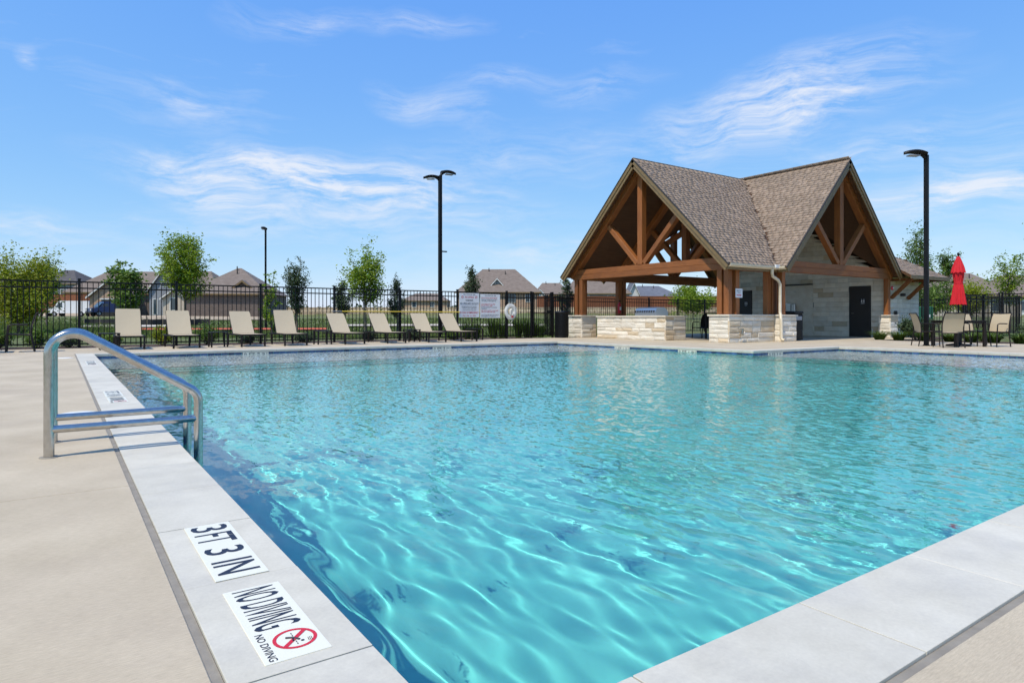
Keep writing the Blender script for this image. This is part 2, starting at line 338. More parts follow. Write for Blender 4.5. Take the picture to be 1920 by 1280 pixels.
# ---------------------------------------------------------------- the setting: ground, deck, pool, water
PX0, PX1, PX2, PY0, PYS, PYF, CW = 0.631, 13.74, 17.6, 1.044, 9.58, 17.1, 0.332
WATER_Z = -0.10
def ground_z(x, y):
    r = max(x * SN + y * CS, .6 * math.hypot(x, y))
    pts = ((0, -.06), (31, -.06), (45, .12), (60, .5), (75, .82), (97, 1.15), (103, 2.45), (130, 2.6), (300, 2.9), (900, 3.4), (4000, 6.0))
    for (a, za), (b, zb) in zip(pts, pts[1:]):
        if r <= b: t = (r - a) / (b - a); z = za + (zb - za) * t; break
    else: z = pts[-1][1]
    if 34 < r < 400: z += .12 * math.sin(x * .11 + 1.3) * math.sin(y * .09) * min(1, (r - 34) / 30)
    return z
def setting():
    xs = [-3000, -1500, -800, -500, -320, -220, -160] + list(range(-120, -9, 4)) + [-9] + [-9 + 33.2 * i / 12 for i in range(1, 13)] + list(range(27, 130, 4)) + [140, 160, 200, 260, 350, 500, 800, 1500, 3000]
    ys = [-3000, -1200, -500, -200, -90, -40, -20, -12, -6] + [-6 + 26.7 * i / 9 for i in range(1, 10)] + list(range(23, 135, 3)) + [142, 152, 170, 200, 260, 350, 500, 800, 1500, 3000]
    V = [(x, y, ground_z(x, y)) for y in ys for x in xs]; n = len(xs); F = []
    for j in range(len(ys) - 1):
        for i in range(n - 1):
            cx, cy = (xs[i] + xs[i + 1]) / 2, (ys[j] + ys[j + 1]) / 2
            if -9 < cx < 24.2 and -6 < cy < 20.7: continue
            F.append((j * n + i, j * n + i + 1, (j + 1) * n + i + 1, (j + 1) * n + i))
    m = MB(); m.add(V, F, True); tag(m.build('ground', MATS['lawn']), 'rough lawn running from the fence up to the houses', 'ground', kind='structure')
    # planting beds
    m = MB(); 
    for (x0, x1, y0, y1) in ((-9, 16.3, 20.7, 23.0), (24.2, 26.6, -6, 12.45), (27.9, 31.6, 11.6, 13.1)): m.box(x0, x1, y0, y1, -.2, -.018)
    tag(m.build('planting_bed', MATS['mulch']), 'dark mulch beds along the edge of the deck', 'bed', kind='structure')
    # deck of poured slabs
    deck = tag(empty('pool_deck'), 'pale broom finished concrete pool deck', 'deck', kind='structure')
    g = .023
    rects = [(-9, PX0 - CW - g, -6, 20.7), (PX0 - CW - g, 24.2, -6, PY0 - CW - g), (PX0 - CW - g, PX1 + CW + g, PYF + CW + g, 20.7),
             (PX1 + CW + g, PX2 + CW + g, PYS + CW + g, 20.7), (PX2 + CW + g, 24.2, PY0 - CW - g, 12.45), (PX2 + CW + g, 28.4, 12.45, 21.9), (24.2, 27.9, 12.45 - .75, 12.45)]
    jx = [-9 + .32 + 3.05 * i for i in range(-1, 14)]; jy = [3.6 + 3.05 * i for i in range(-4, 8)]
    for (x0, x1, y0, y1) in rects:
        X = [x0] + [q for q in jx if x0 + .5 < q < x1 - .5] + [x1]; Y = [y0] + [q for q in jy if y0 + .5 < q < y1 - .5] + [y1]
        for a, b in zip(X, X[1:]):
            for c, d in zip(Y, Y[1:]):
                e = .0035; MB().bbox(a + (e if a > x0 else .0), b - (e if b < x1 else .0), c + (e if c > y0 else .0), d - (e if d < y1 else .0), -.12, 0, .003).build('slab', MATS['concrete'], deck)
    m = MB()
    for (x0, x1, y0, y1) in rects: m.quad((x0, y0, -.011), (x1, y0, -.011), (x1, y1, -.011), (x0, y1, -.011))
    m.build('joint_filler', MATS['joint_concrete'], deck)  # darker concrete sheet under the slab joints
    # the pool
    pool = tag(empty('swimming_pool'), 'swimming pool with pale coping stones and a shallow ledge', 'pool', kind='structure')
    recv = []
    o = .02
    m = MB(); zf = lambda y: -1.09 - .02 * (y - 1)
    m.quad((PX0 - o, PY0 - o, zf(PY0)), (PX2 + o, PY0 - o, zf(PY0)), (PX2 + o, PYF + o, zf(PYF)), (PX0 - o, PYF + o, zf(PYF)))
    recv.append(m.build('basin_floor', MATS['plaster'], pool))
    m = MB(); ring = [(PX0 - o, PY0 - o), (PX2 + o, PY0 - o), (PX2 + o, PYS + o), (PX1 + o, PYS + o), (PX1 + o, PYF + o), (PX0 - o, PYF + o)]
    for (a, b) in zip(ring, ring[1:] + ring[:1]): m.quad((*a, -1.6), (*b, -1.6), (*b, -.052), (*a, -.052))
    recv.append(m.build('basin_wall', MATS['plaster'], pool))
    m = MB(); m.box(PX0 - o, PX1 + o, 13.6, PYF + o, -1.6, -.28); recv.append(m.build('shallow_ledge', MATS['shelf_plaster'], pool))
    m = MB(); m.box(14.0, PX2 + o, PY0 - o, PYS + o, -1.6, -.281); recv.append(m.build('shallow_ledge', MATS['shelf_plaster'], pool))
    for k, z in enumerate((-.53, -.78)):
        m = MB(); m.box(PX0 - o, 13.99 if k < 0 else PX1 + o, 13.6 - .33 * (k + 1), 13.6 - .33 * k - .0, -1.6, z); recv.append(m.build('step', MATS['plaster'], pool))
        m = MB(); m.box(14.0 - .33 * (k + 1), 14.0 - .33 * k, PY0 - o, PYS + o if k < 0 else 9.4, -1.6, z - .001); recv.append(m.build('step', MATS['plaster'], pool))
    m = MB(); m.box(PX0, PX1, 13.595, 13.66, -.33, -.276); recv.append(m.build('nosing', MATS['trim_tile'], pool))
    m = MB(); m.box(13.995, 14.06, PY0, PYS, -.33, -.277); recv.append(m.build('nosing', MATS['trim_tile'], pool))
    for k, z in enumerate((-.53, -.78)):
        y = 13.6 - .33 * (k + 1); m = MB(); m.box(PX0, PX1, y - .004, y + .05, z - .05, z + .004); recv.append(m.build('nosing', MATS['trim_tile'], pool))
        x = 14.0 - .33 * (k + 1); m = MB(); m.box(x - .004, x + .05, PY0, 9.4, z - .05, z + .003); recv.append(m.build('nosing', MATS['trim_tile'], pool))
    # band of blue tiles at the waterline: single tiles where they show, plain band where the coping hides it
    tm = MB(); tm.bbox(-.0735, .0735, -.012, 0, -.076, .076, .003); tme = None
    def tiles(a, b, rz):
        nonlocal tme
        a, b = Vector((*a, 0)), Vector((*b, 0)); n = int((b - a).length / .1525); 
        for i in range(n):
            p = a + (b - a) * ((i + .5) / n)
            if tme is None: t = tm.build('tile', MATS['blue_tile'], pool); tme = t.data
            else: t = link('tile', tme, pool)
            t.location = (p.x, p.y, -.130); t.rotation_euler = (0, 0, rz); recv.append(t)
    tiles((PX0, PYF + o - .001), (PX1, PYF + o - .001), 0); tiles((PX1 + o, PYF), (PX1 + o, PYS + o), -math.pi / 2)
    tiles((PX1 + o, PYS + o - .001), (PX2, PYS + o - .001), 0); tiles((PX2 + o, PYS), (PX2 + o, 3.2), -math.pi / 2)
    m = MB(); m.quad((PX0 - o + .004, PY0, -.21), (PX0 - o + .004, PYF, -.21), (PX0 - o + .004, PYF, -.055), (PX0 - o + .004, PY0, -.055))
    m.quad((PX0, PY0 - o + .004, -.21), (PX2, PY0 - o + .004, -.21), (PX2, PY0 - o + .004, -.055), (PX0, PY0 - o + .004, -.055))
    recv.append(m.build('tile_band', MATS['blue_tile'], pool))
    for r in recv: r.cycles.is_caustics_receiver = True
    # coping stones
    def stone(x0, x1, y0, y1):
        h = rnd.uniform(-.0012, .0012); MB().bbox(x0 + .002, x1 - .002, y0 + .002, y1 - .002, -.052, .003 + h, .0012).build('coping_stone', MATS['coping'], pool)
    def run(a, b, first, step):
        q = [a]; p = first
        while p < b - .12:
            if p > a + .12: q.append(p)
            p += step
        return list(zip(q, q[1:] + [b])) if False else list(zip(q, q[1:])) + [(q[-1], b)]
    for (a, b) in run(PY0 - CW, PYF + CW, 2.74 - .62 * 4, .62): stone(PX0 - CW, PX0, a, b)
    for (a, b) in run(PX0, PX2 + CW, 1.05, .652): stone(a, b, PY0 - CW, PY0)
    for (a, b) in run(PX0, PX1 + CW, .9, .61): stone(a, b, PYF, PYF + CW)
    for (a, b) in run(PYS + CW, PYF, 10.2, .61): stone(PX1, PX1 + CW, a, b)
    for (a, b) in run(PX1, PX2 + CW, 14.3, .61): stone(a, b, PYS, PYS + CW)
    for (a, b) in run(PY0, PYS, 1.4, .61): stone(PX2, PX2 + CW, a, b)
    # bedding under the stones and the soft joint behind them
    m = MB(); w = CW
    for (x0, x1, y0, y1) in ((PX0 - w, PX0 - .004, PY0 - w, PYF + w), (PX0, PX2 + w, PY0 - w, PY0 - .004), (PX0, PX1 + w, PYF + .004, PYF + w), (PX1 + .004, PX1 + w, PYS + w, PYF), (PX1 + .004, PX2 + w, PYS + .004, PYS + w), (PX2 + .004, PX2 + w, PY0, PYS)):
        m.box(x0, x1, y0, y1, -.06, -.006)
    m.build('grout', MATS['grout_grey'], pool)
    m = MB(); a = PX0 - w - g; b = PY0 - w - g
    for (x0, x1, y0, y1) in ((a - .01, a + g, b, PYF + w + g), (a, PX2 + w + g, b - .01, b + g), (a, PX1 + w + g, PYF + w, PYF + w + g + .01), (PX1 + w, PX1 + w + g + .01, PYS + w, PYF + w + g), (PX1 + w, PX2 + w + g, PYS + w, PYS + w + g + .01), (PX2 + w, PX2 + w + g + .01, b, PYS + w + g)):
        m.box(x0, x1, y0, y1, -.1, -.005)
    m.build('sealant_joint', MATS['sealant'], pool)
    # depth markers set in the coping, read from the deck
    def marker(y_top, length, kind):
        p = MB(); p.bbox(0, .157, -length, 0, -.002, .0012, .001); p = p.build('depth_marker', MATS['marker_tile'], pool); p.location = (.387, y_top, .0045)
        def put(txt, along, w, up, h, mt='ink', bold=0.0):   # along: from the far end of the tile, up: from its deck side
            t = link('lettering', text_mesh(txt, w, h, MATS[mt], bold), p); t.rotation_euler = (0, 0, -math.pi / 2); t.location = (up, -along, .0018)
        if kind == 'depth':
            put('3', .022, .072, .016, .125, bold=.010); put('FT', .125, .115, .016, .125, bold=.010); put('3', .300, .072, .016, .125, bold=.010); put('IN', .440, .125, .016, .125, bold=.010)
        else:
            put('NO DIVING', .016, .285, .020, .117, bold=.009)
            put('NO DIVING', .318, .150, .012, .020, bold=.01)
            r = MB(); n = 40; cx, cy, R0, R1 = .094, -.385, .044, .053
            for k in range(n):
                q0, q1 = 2 * math.pi * k / n, 2 * math.pi * (k + 1) / n
                r.quad(*[(cx + R * math.cos(q), cy + R * math.sin(q), .0019) for R, q in ((R0, q0), (R1, q0), (R1, q1), (R0, q1))])
            d = Vector((.707, .707, 0)); e = Vector((-.707, .707, 0)) * .0055; c0 = Vector((cx, cy, .0023))
            r.quad(c0 - d * .046 - e, c0 + d * .046 - e, c0 + d * .046 + e, c0 - d * .046 + e); r.build('prohibition_ring', MATS['red_ink'], p)
            f = MB()       # small diver over a dashed waterline
            f.tube([(cx - .020, cy + .012, .0019), (cx - .004, cy + .004, .0019), (cx + .008, cy - .012, .0019)], .003, 6)
            f.tube([(cx - .004, cy + .004, .0019), (cx - .008, cy - .014, .0019)], .0022, 6)
            for k in range(6): f.box(cx - .003 + .0, cx - .0005, cy - .033 + k * .0115, cy - .026 + k * .0115, .0016, .0019)
            f.lathe([(.0001, .002), (.0045, .0018)], (cx + .013, cy - .020, 0), 10)
            for k in range(3): f.tube([(cx + .026 + .004 * k, cy - .03, .0017), (cx + .028 + .004 * k, cy - .012, .0017)], .0008, 5)
            f.build('diver_symbol', MATS['ink'], p)
    marker(2.73, .605, 'depth'); marker(2.022, .475, 'no')
    for y0 in (8.32, 14.3): marker(y0, .605, 'depth'); marker(y0 - .68, .475, 'no')
    # markers on the waterline tiles
    def wall_marker(txt, x, y, rz, w=.62):
        p = MB(); p.box(-w / 2, w / 2, -.006, 0, -.068, .068); p = p.build('depth_marker', MATS['marker_tile'], pool); p.location = (x, y, -.128); p.rotation_euler = (0, 0, rz)
        t = link('lettering', text_mesh(txt, w * .9, .085, MATS['ink'], .012), p); t.rotation_euler = (math.pi / 2, 0, 0); t.location = (-w * .45, -.0075, -.03)
    yb = PYF + o - .014; xb = PX1 + o - .014
    wall_marker('0 FT 7 IN', 4.05, yb, 0); wall_marker('0 FT 7 IN', 9.35, yb, 0)
    wall_marker('3 FT 6 IN', xb, 14.05, -math.pi / 2); wall_marker('3 FT 6 IN', xb, 11.6, -math.pi / 2)
    wall_marker('0 FT 7 IN', 14.65, PYS + o - .015, 0); wall_marker('0 FT 7 IN', PX2 + o - .014, 5.05, -math.pi / 2)
    for (x, y, lab) in ((.10, 15.8, 'round white skimmer lid in the deck near the far corner of the pool'), (.13, 6.55, 'round white skimmer lid in the deck just beyond the handrails')):
        t = thing('skimmer_lid', lab, 'lid', (x, y, 0), group='white skimmer lids in the deck'); MB().lathe([(.001, .006), (.105, .006), (.118, .003), (.118, .0)], n=28).build('lid', MATS['white_paint'], t); MB().lathe([(.119, .0), (.119, .004), (.135, .004), (.138, .0)], n=28).build('frame_ring', MATS['marker_tile'], t)
    # water surface with real ripples
    rng = np.random.default_rng(57); n = 900      # unseen extra water behind the near copings, added to guide sunlight to the floor
    t = np.linspace(0, 1, n); xs = PX0 - .26 + (PX2 - PX0 + .275) * t ** 1.5; ys = PY0 - .2 + (PYF - PY0 + .215) * t ** 1.42
    ix = int(np.argmin(abs(xs - PX1 - .015))); xs[ix] = PX1 + .015; iy = int(np.argmin(abs(ys - PYS - .015))); ys[iy] = PYS + .015
    X, Y = np.meshgrid(xs, ys); DX, DY = np.meshgrid(np.gradient(xs), np.gradient(ys)); SP = np.maximum(DX, DY)
    X = X.astype(np.float32); Y = Y.astype(np.float32); Z = np.zeros_like(X)
    off = np.clip((X - PX0) / 3.0, 0, 1); chop = np.clip(.03 + off * np.clip((Y - PY0) / 3.5, 0, 1), 0, 1)
    wx = .10 * np.sin(1.1 * X + .7 * Y + .4) + .07 * np.sin(2.3 * Y - 1.2 * X + 1.9) + .03 * np.sin(5.1 * X + 3.2 * Y)
    for k in range(100):
        if k < 44: lam = math.exp(rng.uniform(math.log(.085), math.log(.25))); a = rng.normal(.05, .27); amp = .0060 * lam ** 2; w8 = 1.0
        elif k < 62: lam = math.exp(rng.uniform(math.log(.25), math.log(.9))); a = rng.normal(.2, .8); amp = .00021 * (lam / .3) ** .95; w8 = 1.0
        else: lam = math.exp(rng.uniform(math.log(.05), math.log(.11))); a = rng.normal(.0, .8); amp = .000022 * (lam / .08) ** 1.2; w8 = chop
        ph = rng.uniform(0, 6.28); K = 2 * math.pi / lam; wgt = np.clip(lam / SP / 3.0 - .6, 0, 1) * w8
        Z += (amp * wgt * np.sin(K * (math.cos(a) * X + math.sin(a) * Y + wx * (.5 + .5 * math.sin(k)) * .35) + ph)).astype(np.float32)
    V = np.stack([X, Y, Z + WATER_Z], -1).reshape(-1, 3)
    r, c = np.divmod(np.arange((n - 1) * (n - 1)), n - 1); keep = ~((c >= ix) & (r >= iy)); b = (r * n + c)[keep]
    me = np_mesh('water', V, np.stack([b, b + 1, b + n + 1, b + n], -1), MATS['water'], True)
    wo = tag(link('water', me), 'clear turquoise rippled pool water', 'water', kind='structure'); wo.cycles.is_caustics_caster = True
setting()

# ---------------------------------------------------------------- the pavilion
AX0, AY, BX, BY0 = 17.36, 17.2, 24.05, 12.67      # left gable's verge, its ridge line; front gable's ridge line and verge
YE0, YE1, XE0, XE1 = 13.05, 21.35, 20.04, 28.06    # eaves
ZE, ZR = 2.56, 6.66                                # eave and ridge height of the shingles
def stone_wall(parent, p0, ux, length, height, depth_dir, seed, course=(.13, .24), blk=(.35, .8), proud=.018, top=None, holes=(), tan=.14, z0=0.0, smooth=False):
    """rows of single split stones on the face that starts at p0 and runs along ux; depth_dir points out of the face"""
    R = random.Random(seed); p0 = Vector(p0); ux = Vector(ux); n = Vector(depth_dir); z = z0
    while z < height - .02:
        h = R.uniform(*course)
        if height - z - h < .09: h = height - z
        x = 0.0
        while x < length - .005:
            w = R.uniform(*blk)
            if length - x - w < .18: w = length - x
            segs = [(x, x + w)]
            zm = z + h / 2
            for (a, b, c, d) in holes:
                if c < zm < d:
                    q = []
                    for (s, e) in segs:
                        if e <= a or s >= b: q.append((s, e))
                        else:
                            if s < a - .04: q.append((s, a))
                            if e > b + .04: q.append((b, e))
                    segs = q
            for (s, e) in segs:
                zl = zr = z + h
                if top is not None: zl, zr = max(z + .02, min(zl, top(s))), max(z + .02, min(zr, top(e)))
                if max(zl, zr) < z + .06 or e - s < .05: continue
                zt = min(zl, zr); tl, tr_ = zl - zt, zr - zt
                g = .0045; f = R.uniform(.4, 1.0) * proud
                A, B, C, D = s + g, e - g, z + g, zt - g; j = lambda k: R.uniform(-k, k)
                i_ = min(.022, (B - A) * .3, (D - C) * .3)
                P = lambda a, zz, o: p0 + ux * a + Vector((0, 0, zz)) + n * o
                V = [P(A, C, -.03), P(B, C, -.03), P(B, D + tr_, -.03), P(A, D + tl, -.03), P(A, C, .004), P(B, C, .004), P(B, D + tr_, .004), P(A, D + tl, .004),
                     P(A + i_ + abs(j(.012)), C + i_, f + j(.006)), P(B - i_ - abs(j(.012)), C + i_, f + j(.006)), P(B - i_, D + tr_ - i_ - abs(j(.008)), f + j(.006)), P(A + i_, D + tl - i_ - abs(j(.008)), f + j(.006)),
                     P((A + B) / 2 + j(.06), (C + D + (tl + tr_) / 2) / 2 + j(.015), f + abs(j(.012)))]
                F = [(0, 1, 5, 4), (1, 2, 6, 5), (2, 3, 7, 6), (3, 0, 4, 7), (4, 5, 9, 8), (5, 6, 10, 9), (6, 7, 11, 10), (7, 4, 8, 11), (8, 9, 12), (9, 10, 12), (10, 11, 12), (11, 8, 12)]
                MB().add(V, F).build('stone', MATS['limestone_tan' if R.random() < tan * (2.2 if z < .2 else 1) else 'limestone'], parent)
            x += w
        z += h
def masonry_block(name, label, x0, x1, y0, y1, h, seed, cap=.05, over=.035, core=True, cat='wall', faces='-x -y', tan=.14):
    """low stone-faced wall: mortar core, single stones, cap slabs"""
    t = thing(name, label, cat, ((x0 + x1) / 2, (y0 + y1) / 2, 0)); c = Vector(t.location)
    m = MB(); m.box(x0 + .02 - c.x, x1 - .02 - c.x, y0 + .02 - c.y, y1 - .02 - c.y, 0, h); m.build('core', MATS['mortar'], t)
    L = lambda x, y: (x - c.x, y - c.y, 0)
    if '-x' in faces: stone_wall(t, L(x0 + .02, y0), (0, 1, 0), y1 - y0, h, (-1, 0, 0), seed, tan=tan)
    if '-y' in faces: stone_wall(t, L(x0, y0 + .02), (1, 0, 0), x1 - x0, h, (0, -1, 0), seed + 1, proud=.03, tan=tan)
    if '+x' in faces: stone_wall(t, L(x1 - .02, y0), (0, 1, 0), y1 - y0, h, (1, 0, 0), seed + 2, tan=tan)
    if '+y' in faces: stone_wall(t, L(x0, y1 - .02), (1, 0, 0), x1 - x0, h, (0, 1, 0), seed + 3, tan=tan)
    if cap:
        nx = max(1, round((x1 - x0) / 1.2)); ny = max(1, round((y1 - y0) / 1.2)); X = np.linspace(x0 - over, x1 + over, nx + 1) - c.x; Y = np.linspace(y0 - over, y1 + over, ny + 1) - c.y
        for a, b in zip(X, X[1:]):
            for d, e in zip(Y, Y[1:]): MB().bbox(a + .002, b - .002, d + .002, e - .002, h + .001, h + cap, .006).build('cap_stone', MATS['cap_stone'], t)
    return t
def timber(parent, a, b, w, h, up=(0, 0, 1), name='beam', m='wood'):
    """one sawn timber, its grain along it"""
    a, b = Vector(a), Vector(b); t = (b - a); L = t.length; t.normalize(); u = Vector(up); u = (u - t * u.dot(t)).normalized(); r = u.cross(t)
    o = MB().bbox(0, L, -w / 2, w / 2, -h / 2, h / 2, .008).build(name, MATS[m], parent)
    M = Matrix((t, r, u)).transposed().to_4x4(); M.translation = a; o.matrix_local = M; return o
def slope_shingles(parent, origin, ex, up, width, length, keep, keep_n, seed):
    """courses of shingles: ex along the eave, up the slope; keep(x, t) says whether a spot lies on this roof face"""
    R = random.Random(seed); o = Vector(origin); ex = Vector(ex); up = Vector(up).normalized(); n = ex.cross(up).normalized()
    if n.z < 0: n = -n
    out = []; t = -.02; row = 0
    while t < length:
        x = -R.uniform(0, .3)
        while x < width:
            w = R.uniform(.14, .32); a, b = max(x, 0), min(x + w, width); c = (a + b) / 2
            if b - a > .04 and keep(c, t + .07):
                th = R.choice((.003, .010, .014)); g = .0025; top = .168; P = lambda s, q, k: o + ex * s + up * (t + q) + n * k
                V = [P(a + g, 0, .004), P(b - g, 0, .004), P(b - g, top, .001), P(a + g, top, .001), P(a + g, 0, .006 + th), P(b - g, 0, .006 + th), P(b - g, top, .0035), P(a + g, top, .0035)]
                out.append((V, R.random() ** 1.2 * (.75 if th > .01 else 1)))
            x += w
        t += .14; row += 1
    F = [(0, 3, 2, 1), (4, 5, 6, 7), (0, 1, 5, 4), (1, 2, 6, 5), (2, 3, 7, 6), (3, 0, 4, 7)]
    out.sort(key=lambda q: (q[0][0].x * SN + q[0][0].y * CS))
    for V, tone in out[:keep_n]: link('shingle', np_mesh('shingle', np.array([tuple(p) for p in V]), np.array(F), MATS['shingle'], False, [tone] * 6), parent)
    rest = out[keep_n:]
    if rest:
        V = np.array([[tuple(p) for p in v] for v, _ in rest]).reshape(-1, 3); Fa = (np.array(F)[None] + (np.arange(len(rest)) * 8)[:, None, None]).reshape(-1, 4)
        tag(link('shingles', np_mesh('shingles', V, Fa, MATS['shingle'], False, np.repeat([k for _, k in rest], 6)), parent), kind='stuff')
def pavilion():
    P = thing('pavilion', 'open timber pavilion with two steep shingled gables beside the pool', 'pavilion')
    roof = empty('roof'); roof.parent = P
    s2 = math.sqrt(.5); T = .11                                   # roof board thickness
    # roof decks, four arms of a cross, each pair of slopes cut at the valleys
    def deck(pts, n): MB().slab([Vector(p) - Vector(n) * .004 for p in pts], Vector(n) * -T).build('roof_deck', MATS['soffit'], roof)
    R0, RX, RY = ZR, BX, AY
    L, Rr = XE0, XE1
    hx = 31.4
    deck([(AX0, YE0, ZE), (L, YE0, ZE), (BX, AY, ZR), (AX0, AY, ZR)], (0, -s2, s2)); deck([(AX0, AY, ZR), (BX, AY, ZR), (L, YE1, ZE), (AX0, YE1, ZE)], (0, s2, s2))
    deck([(L, BY0, ZE), (BX, BY0, ZR), (BX, AY, ZR), (L, YE0, ZE)], (-s2, 0, s2)); deck([(BX, BY0, ZR), (Rr, BY0, ZE), (Rr, YE0, ZE), (BX, AY, ZR)], (s2, 0, s2))
    deck([(L, YE1, ZE), (BX, AY, ZR), (BX, 21.8, ZR), (L, 21.8, ZE)], (-s2, 0, s2)); deck([(BX, AY, ZR), (Rr, YE1, ZE), (Rr, 21.8, ZE), (BX, 21.8, ZR)], (s2, 0, s2))
    deck([(Rr, YE0, ZE), (Rr + 1.2, YE0, ZE), (Rr + 1.2, AY, ZR), (BX, AY, ZR)], (0, -s2, s2)); deck([(BX, AY, ZR), (Rr + 1.2, AY, ZR), (Rr + 1.2, YE1, ZE), (Rr, YE1, ZE)], (0, s2, s2))
    # shingles on the two faces that show, plain courses on the others
    SL = (AY - YE0) / s2
    dv = (BX - L) / (AY - YE0)
    ra, rb = AY - YE0, BX - L; rh = ZR - ZE; la, lb = math.hypot(ra, rh), math.hypot(rb, rh)
    slope_shingles(roof, (AX0, YE0, ZE), (1, 0, 0), (0, ra, rh), BX - AX0, la, lambda x, t: AX0 + x < L + t / la * rb + .02, 150, 5)
    slope_shingles(roof, (L, BY0, ZE), (0, 1, 0), (rb, 0, rh), AY - BY0, lb, lambda y, t: BY0 + y < YE0 + t / lb * ra + .02, 150, 6)
    for k, (o, ex, up, w, ln, kp) in enumerate((((AX0, YE1, ZE), (1, 0, 0), (0, -ra, rh), BX - AX0, la, lambda x, t: AX0 + x < L + t / la * rb), ((Rr, BY0, ZE), (0, 1, 0), (-rb, 0, rh), AY - BY0, lb, lambda y, t: BY0 + y < YE0 + t / lb * ra),
                                            ((L, AY, ZE), (0, 1, 0), (rb, 0, rh), 21.8 - AY, lb, lambda y, t: AY + y > YE1 - t / lb * ra), ((Rr, AY, ZE), (0, 1, 0), (-rb, 0, rh), 21.8 - AY, lb, lambda y, t: AY + y > YE1 - t / lb * ra))):
        slope_shingles(roof, o, ex, up, w, ln, kp, 0, 20 + k)
    m = MB()
    for i in range(24): m.slab([(AX0 + .28 * i, AY - .13, ZR - .115), (AX0 + .28 * i + .3, AY - .13, ZR - .125), (AX0 + .28 * i + .3, AY, ZR + .02), (AX0 + .28 * i, AY, ZR + .03)], (0, 0, .012)); m.slab([(AX0 + .28 * i, AY, ZR + .03), (AX0 + .28 * i + .3, AY, ZR + .02), (AX0 + .28 * i + .3, AY + .13, ZR - .125), (AX0 + .28 * i, AY + .13, ZR - .115)], (0, 0, .012))
    for i in range(17): y = BY0 + .28 * i; m.slab([(BX - .13, y, ZR - .115), (BX - .13, y + .3, ZR - .125), (BX, y + .3, ZR + .02), (BX, y, ZR + .03)], (0, 0, .0125)); m.slab([(BX, y, ZR + .03), (BX, y + .3, ZR + .02), (BX + .13, y + .3, ZR - .125), (BX + .13, y, ZR - .115)], (0, 0, .0125))
    link('ridge_cap', np_mesh('ridge_cap', np.array(m.v), np.array([f for f in m.f]), MATS['shingle'], False, [.25] * len(m.f)), roof)
    # barge boards on the gables: shingle edge, upper and lower board
    def barge(a, b, out):
        a, b, o = Vector(a), Vector(b), Vector(out); d = (b - a).normalized(); dn = Vector((0, 0, -1)); dn = (dn - d * dn.dot(d)).normalized()
        for k, (off, hh, th, pr, mt) in enumerate(((-.012, .035, .05, .022, 'dark_edge'), (.03, .11, .03, .008, 'trim_paint'), (.12, .13, .035, -.02, 'trim_paint'))):
            q = [a + dn * off + o * pr, b + dn * off + o * pr, b + dn * (off + hh) + o * pr, a + dn * (off + hh) + o * pr]
            MB().slab(q, -o * th).build('barge_board', MATS[mt], roof)
    ex = .06
    barge((AX0, YE0 - ex, ZE - ex), (AX0, AY, ZR + .01), (-1, 0, 0)); barge((AX0, YE1 + ex, ZE - ex), (AX0, AY, ZR + .01), (-1, 0, 0))
    barge((L - ex, BY0, ZE - ex), (BX, BY0, ZR + .01), (0, -1, 0)); barge((Rr + ex, BY0, ZE - ex), (BX, BY0, ZR + .01), (0, -1, 0))
    barge((L - ex, 21.8, ZE - ex), (BX, 21.8, ZR + .01), (0, 1, 0)); barge((Rr + ex, 21.8, ZE - ex), (BX, 21.8, ZR + .01), (0, 1, 0))
    # fascia and gutter along the inner corner, downspout
    MB().box(AX0 + .03, L - .02, YE0 - .005, YE0 + .03, ZE - .21, ZE - .02).build('fascia', MATS['trim_paint'], roof)
    MB().box(L - .005, L + .03, BY0 + .03, YE0 - .02, ZE - .21, ZE - .02).build('fascia', MATS['trim_paint'], roof)
    g = MB(); prof = [(0, 0), (-.055, .0), (-.11, .05), (-.115, .11), (-.10, .11), (-.095, .055), (-.05, .012), (0, .012)]
    for k in range(len(prof)):
        (a, b), (c, d) = prof[k], prof[(k + 1) % len(prof)]
        g.quad((AX0 + .02, YE0 - .006 + a, ZE - .13 + b), (L, YE0 - .006 + a, ZE - .13 + b), (L, YE0 - .006 + c, ZE - .13 + d), (AX0 + .02, YE0 - .006 + c, ZE - .13 + d))
        g.quad((L - .006 + a, BY0 + .03, ZE - .131 + b), (L - .006 + a, YE0, ZE - .131 + b), (L - .006 + c, YE0, ZE - .131 + d), (L - .006 + c, BY0 + .03, ZE - .131 + d))
    for xx in (AX0 + .02,): g.poly([(xx, YE0 - .006 + a, ZE - .13 + b) for a, b in prof])
    g.poly([(L - .006 + a, BY0 + .03, ZE - .131 + b) for a, b in prof]); g.build('gutter', MATS['gutter'], roof)
    MB().bbox(L - .30, L - .06, YE0 - .16, YE0 - .10, ZE - .08, ZE + .03, .004).build('splash_guard', MATS['white_paint'], roof)
    d = MB(); d.tube([(19.66, YE0 - .06, ZE - .12), (19.66, YE0 - .06, ZE - .24), (19.72, YE0 - .04, ZE - .36), (20.06, 13.02, 2.08), (20.13, 13.0, 1.95), (20.13, 13.0, 1.0), (20.10, 12.96, .90), (20.02, 12.90, .80), (20.0, 12.87, .72), (20.0, 12.87, .12), (20.0, 12.82, .06), (20.0, 12.74, .05)], .052, 10); d.build('downspout', MATS['gutter'], P)
    # posts, beams and trusses
    pw = .19
    def post(x, y, z0=0.0, z1=2.4): timber(P, (x, y, z0), (x, y, z1), pw, pw, (0, 1, 0), 'post')
    h0 = .92
    XC, YC0, YC1 = 17.75, 13.3, 20.96
    for (x, y) in ((XC + .095, 13.66), (XC + .095, 13.395), (18.24, 13.395), (XC + .095, 20.865), (XC + .095, 20.56), (18.2, 20.865)): post(x, y, h0)
    for (x, y) in ((19.98, 13.40), (20.24, 13.40), (20.36, 13.10), (20.36, 13.40)): post(x, y, h0)
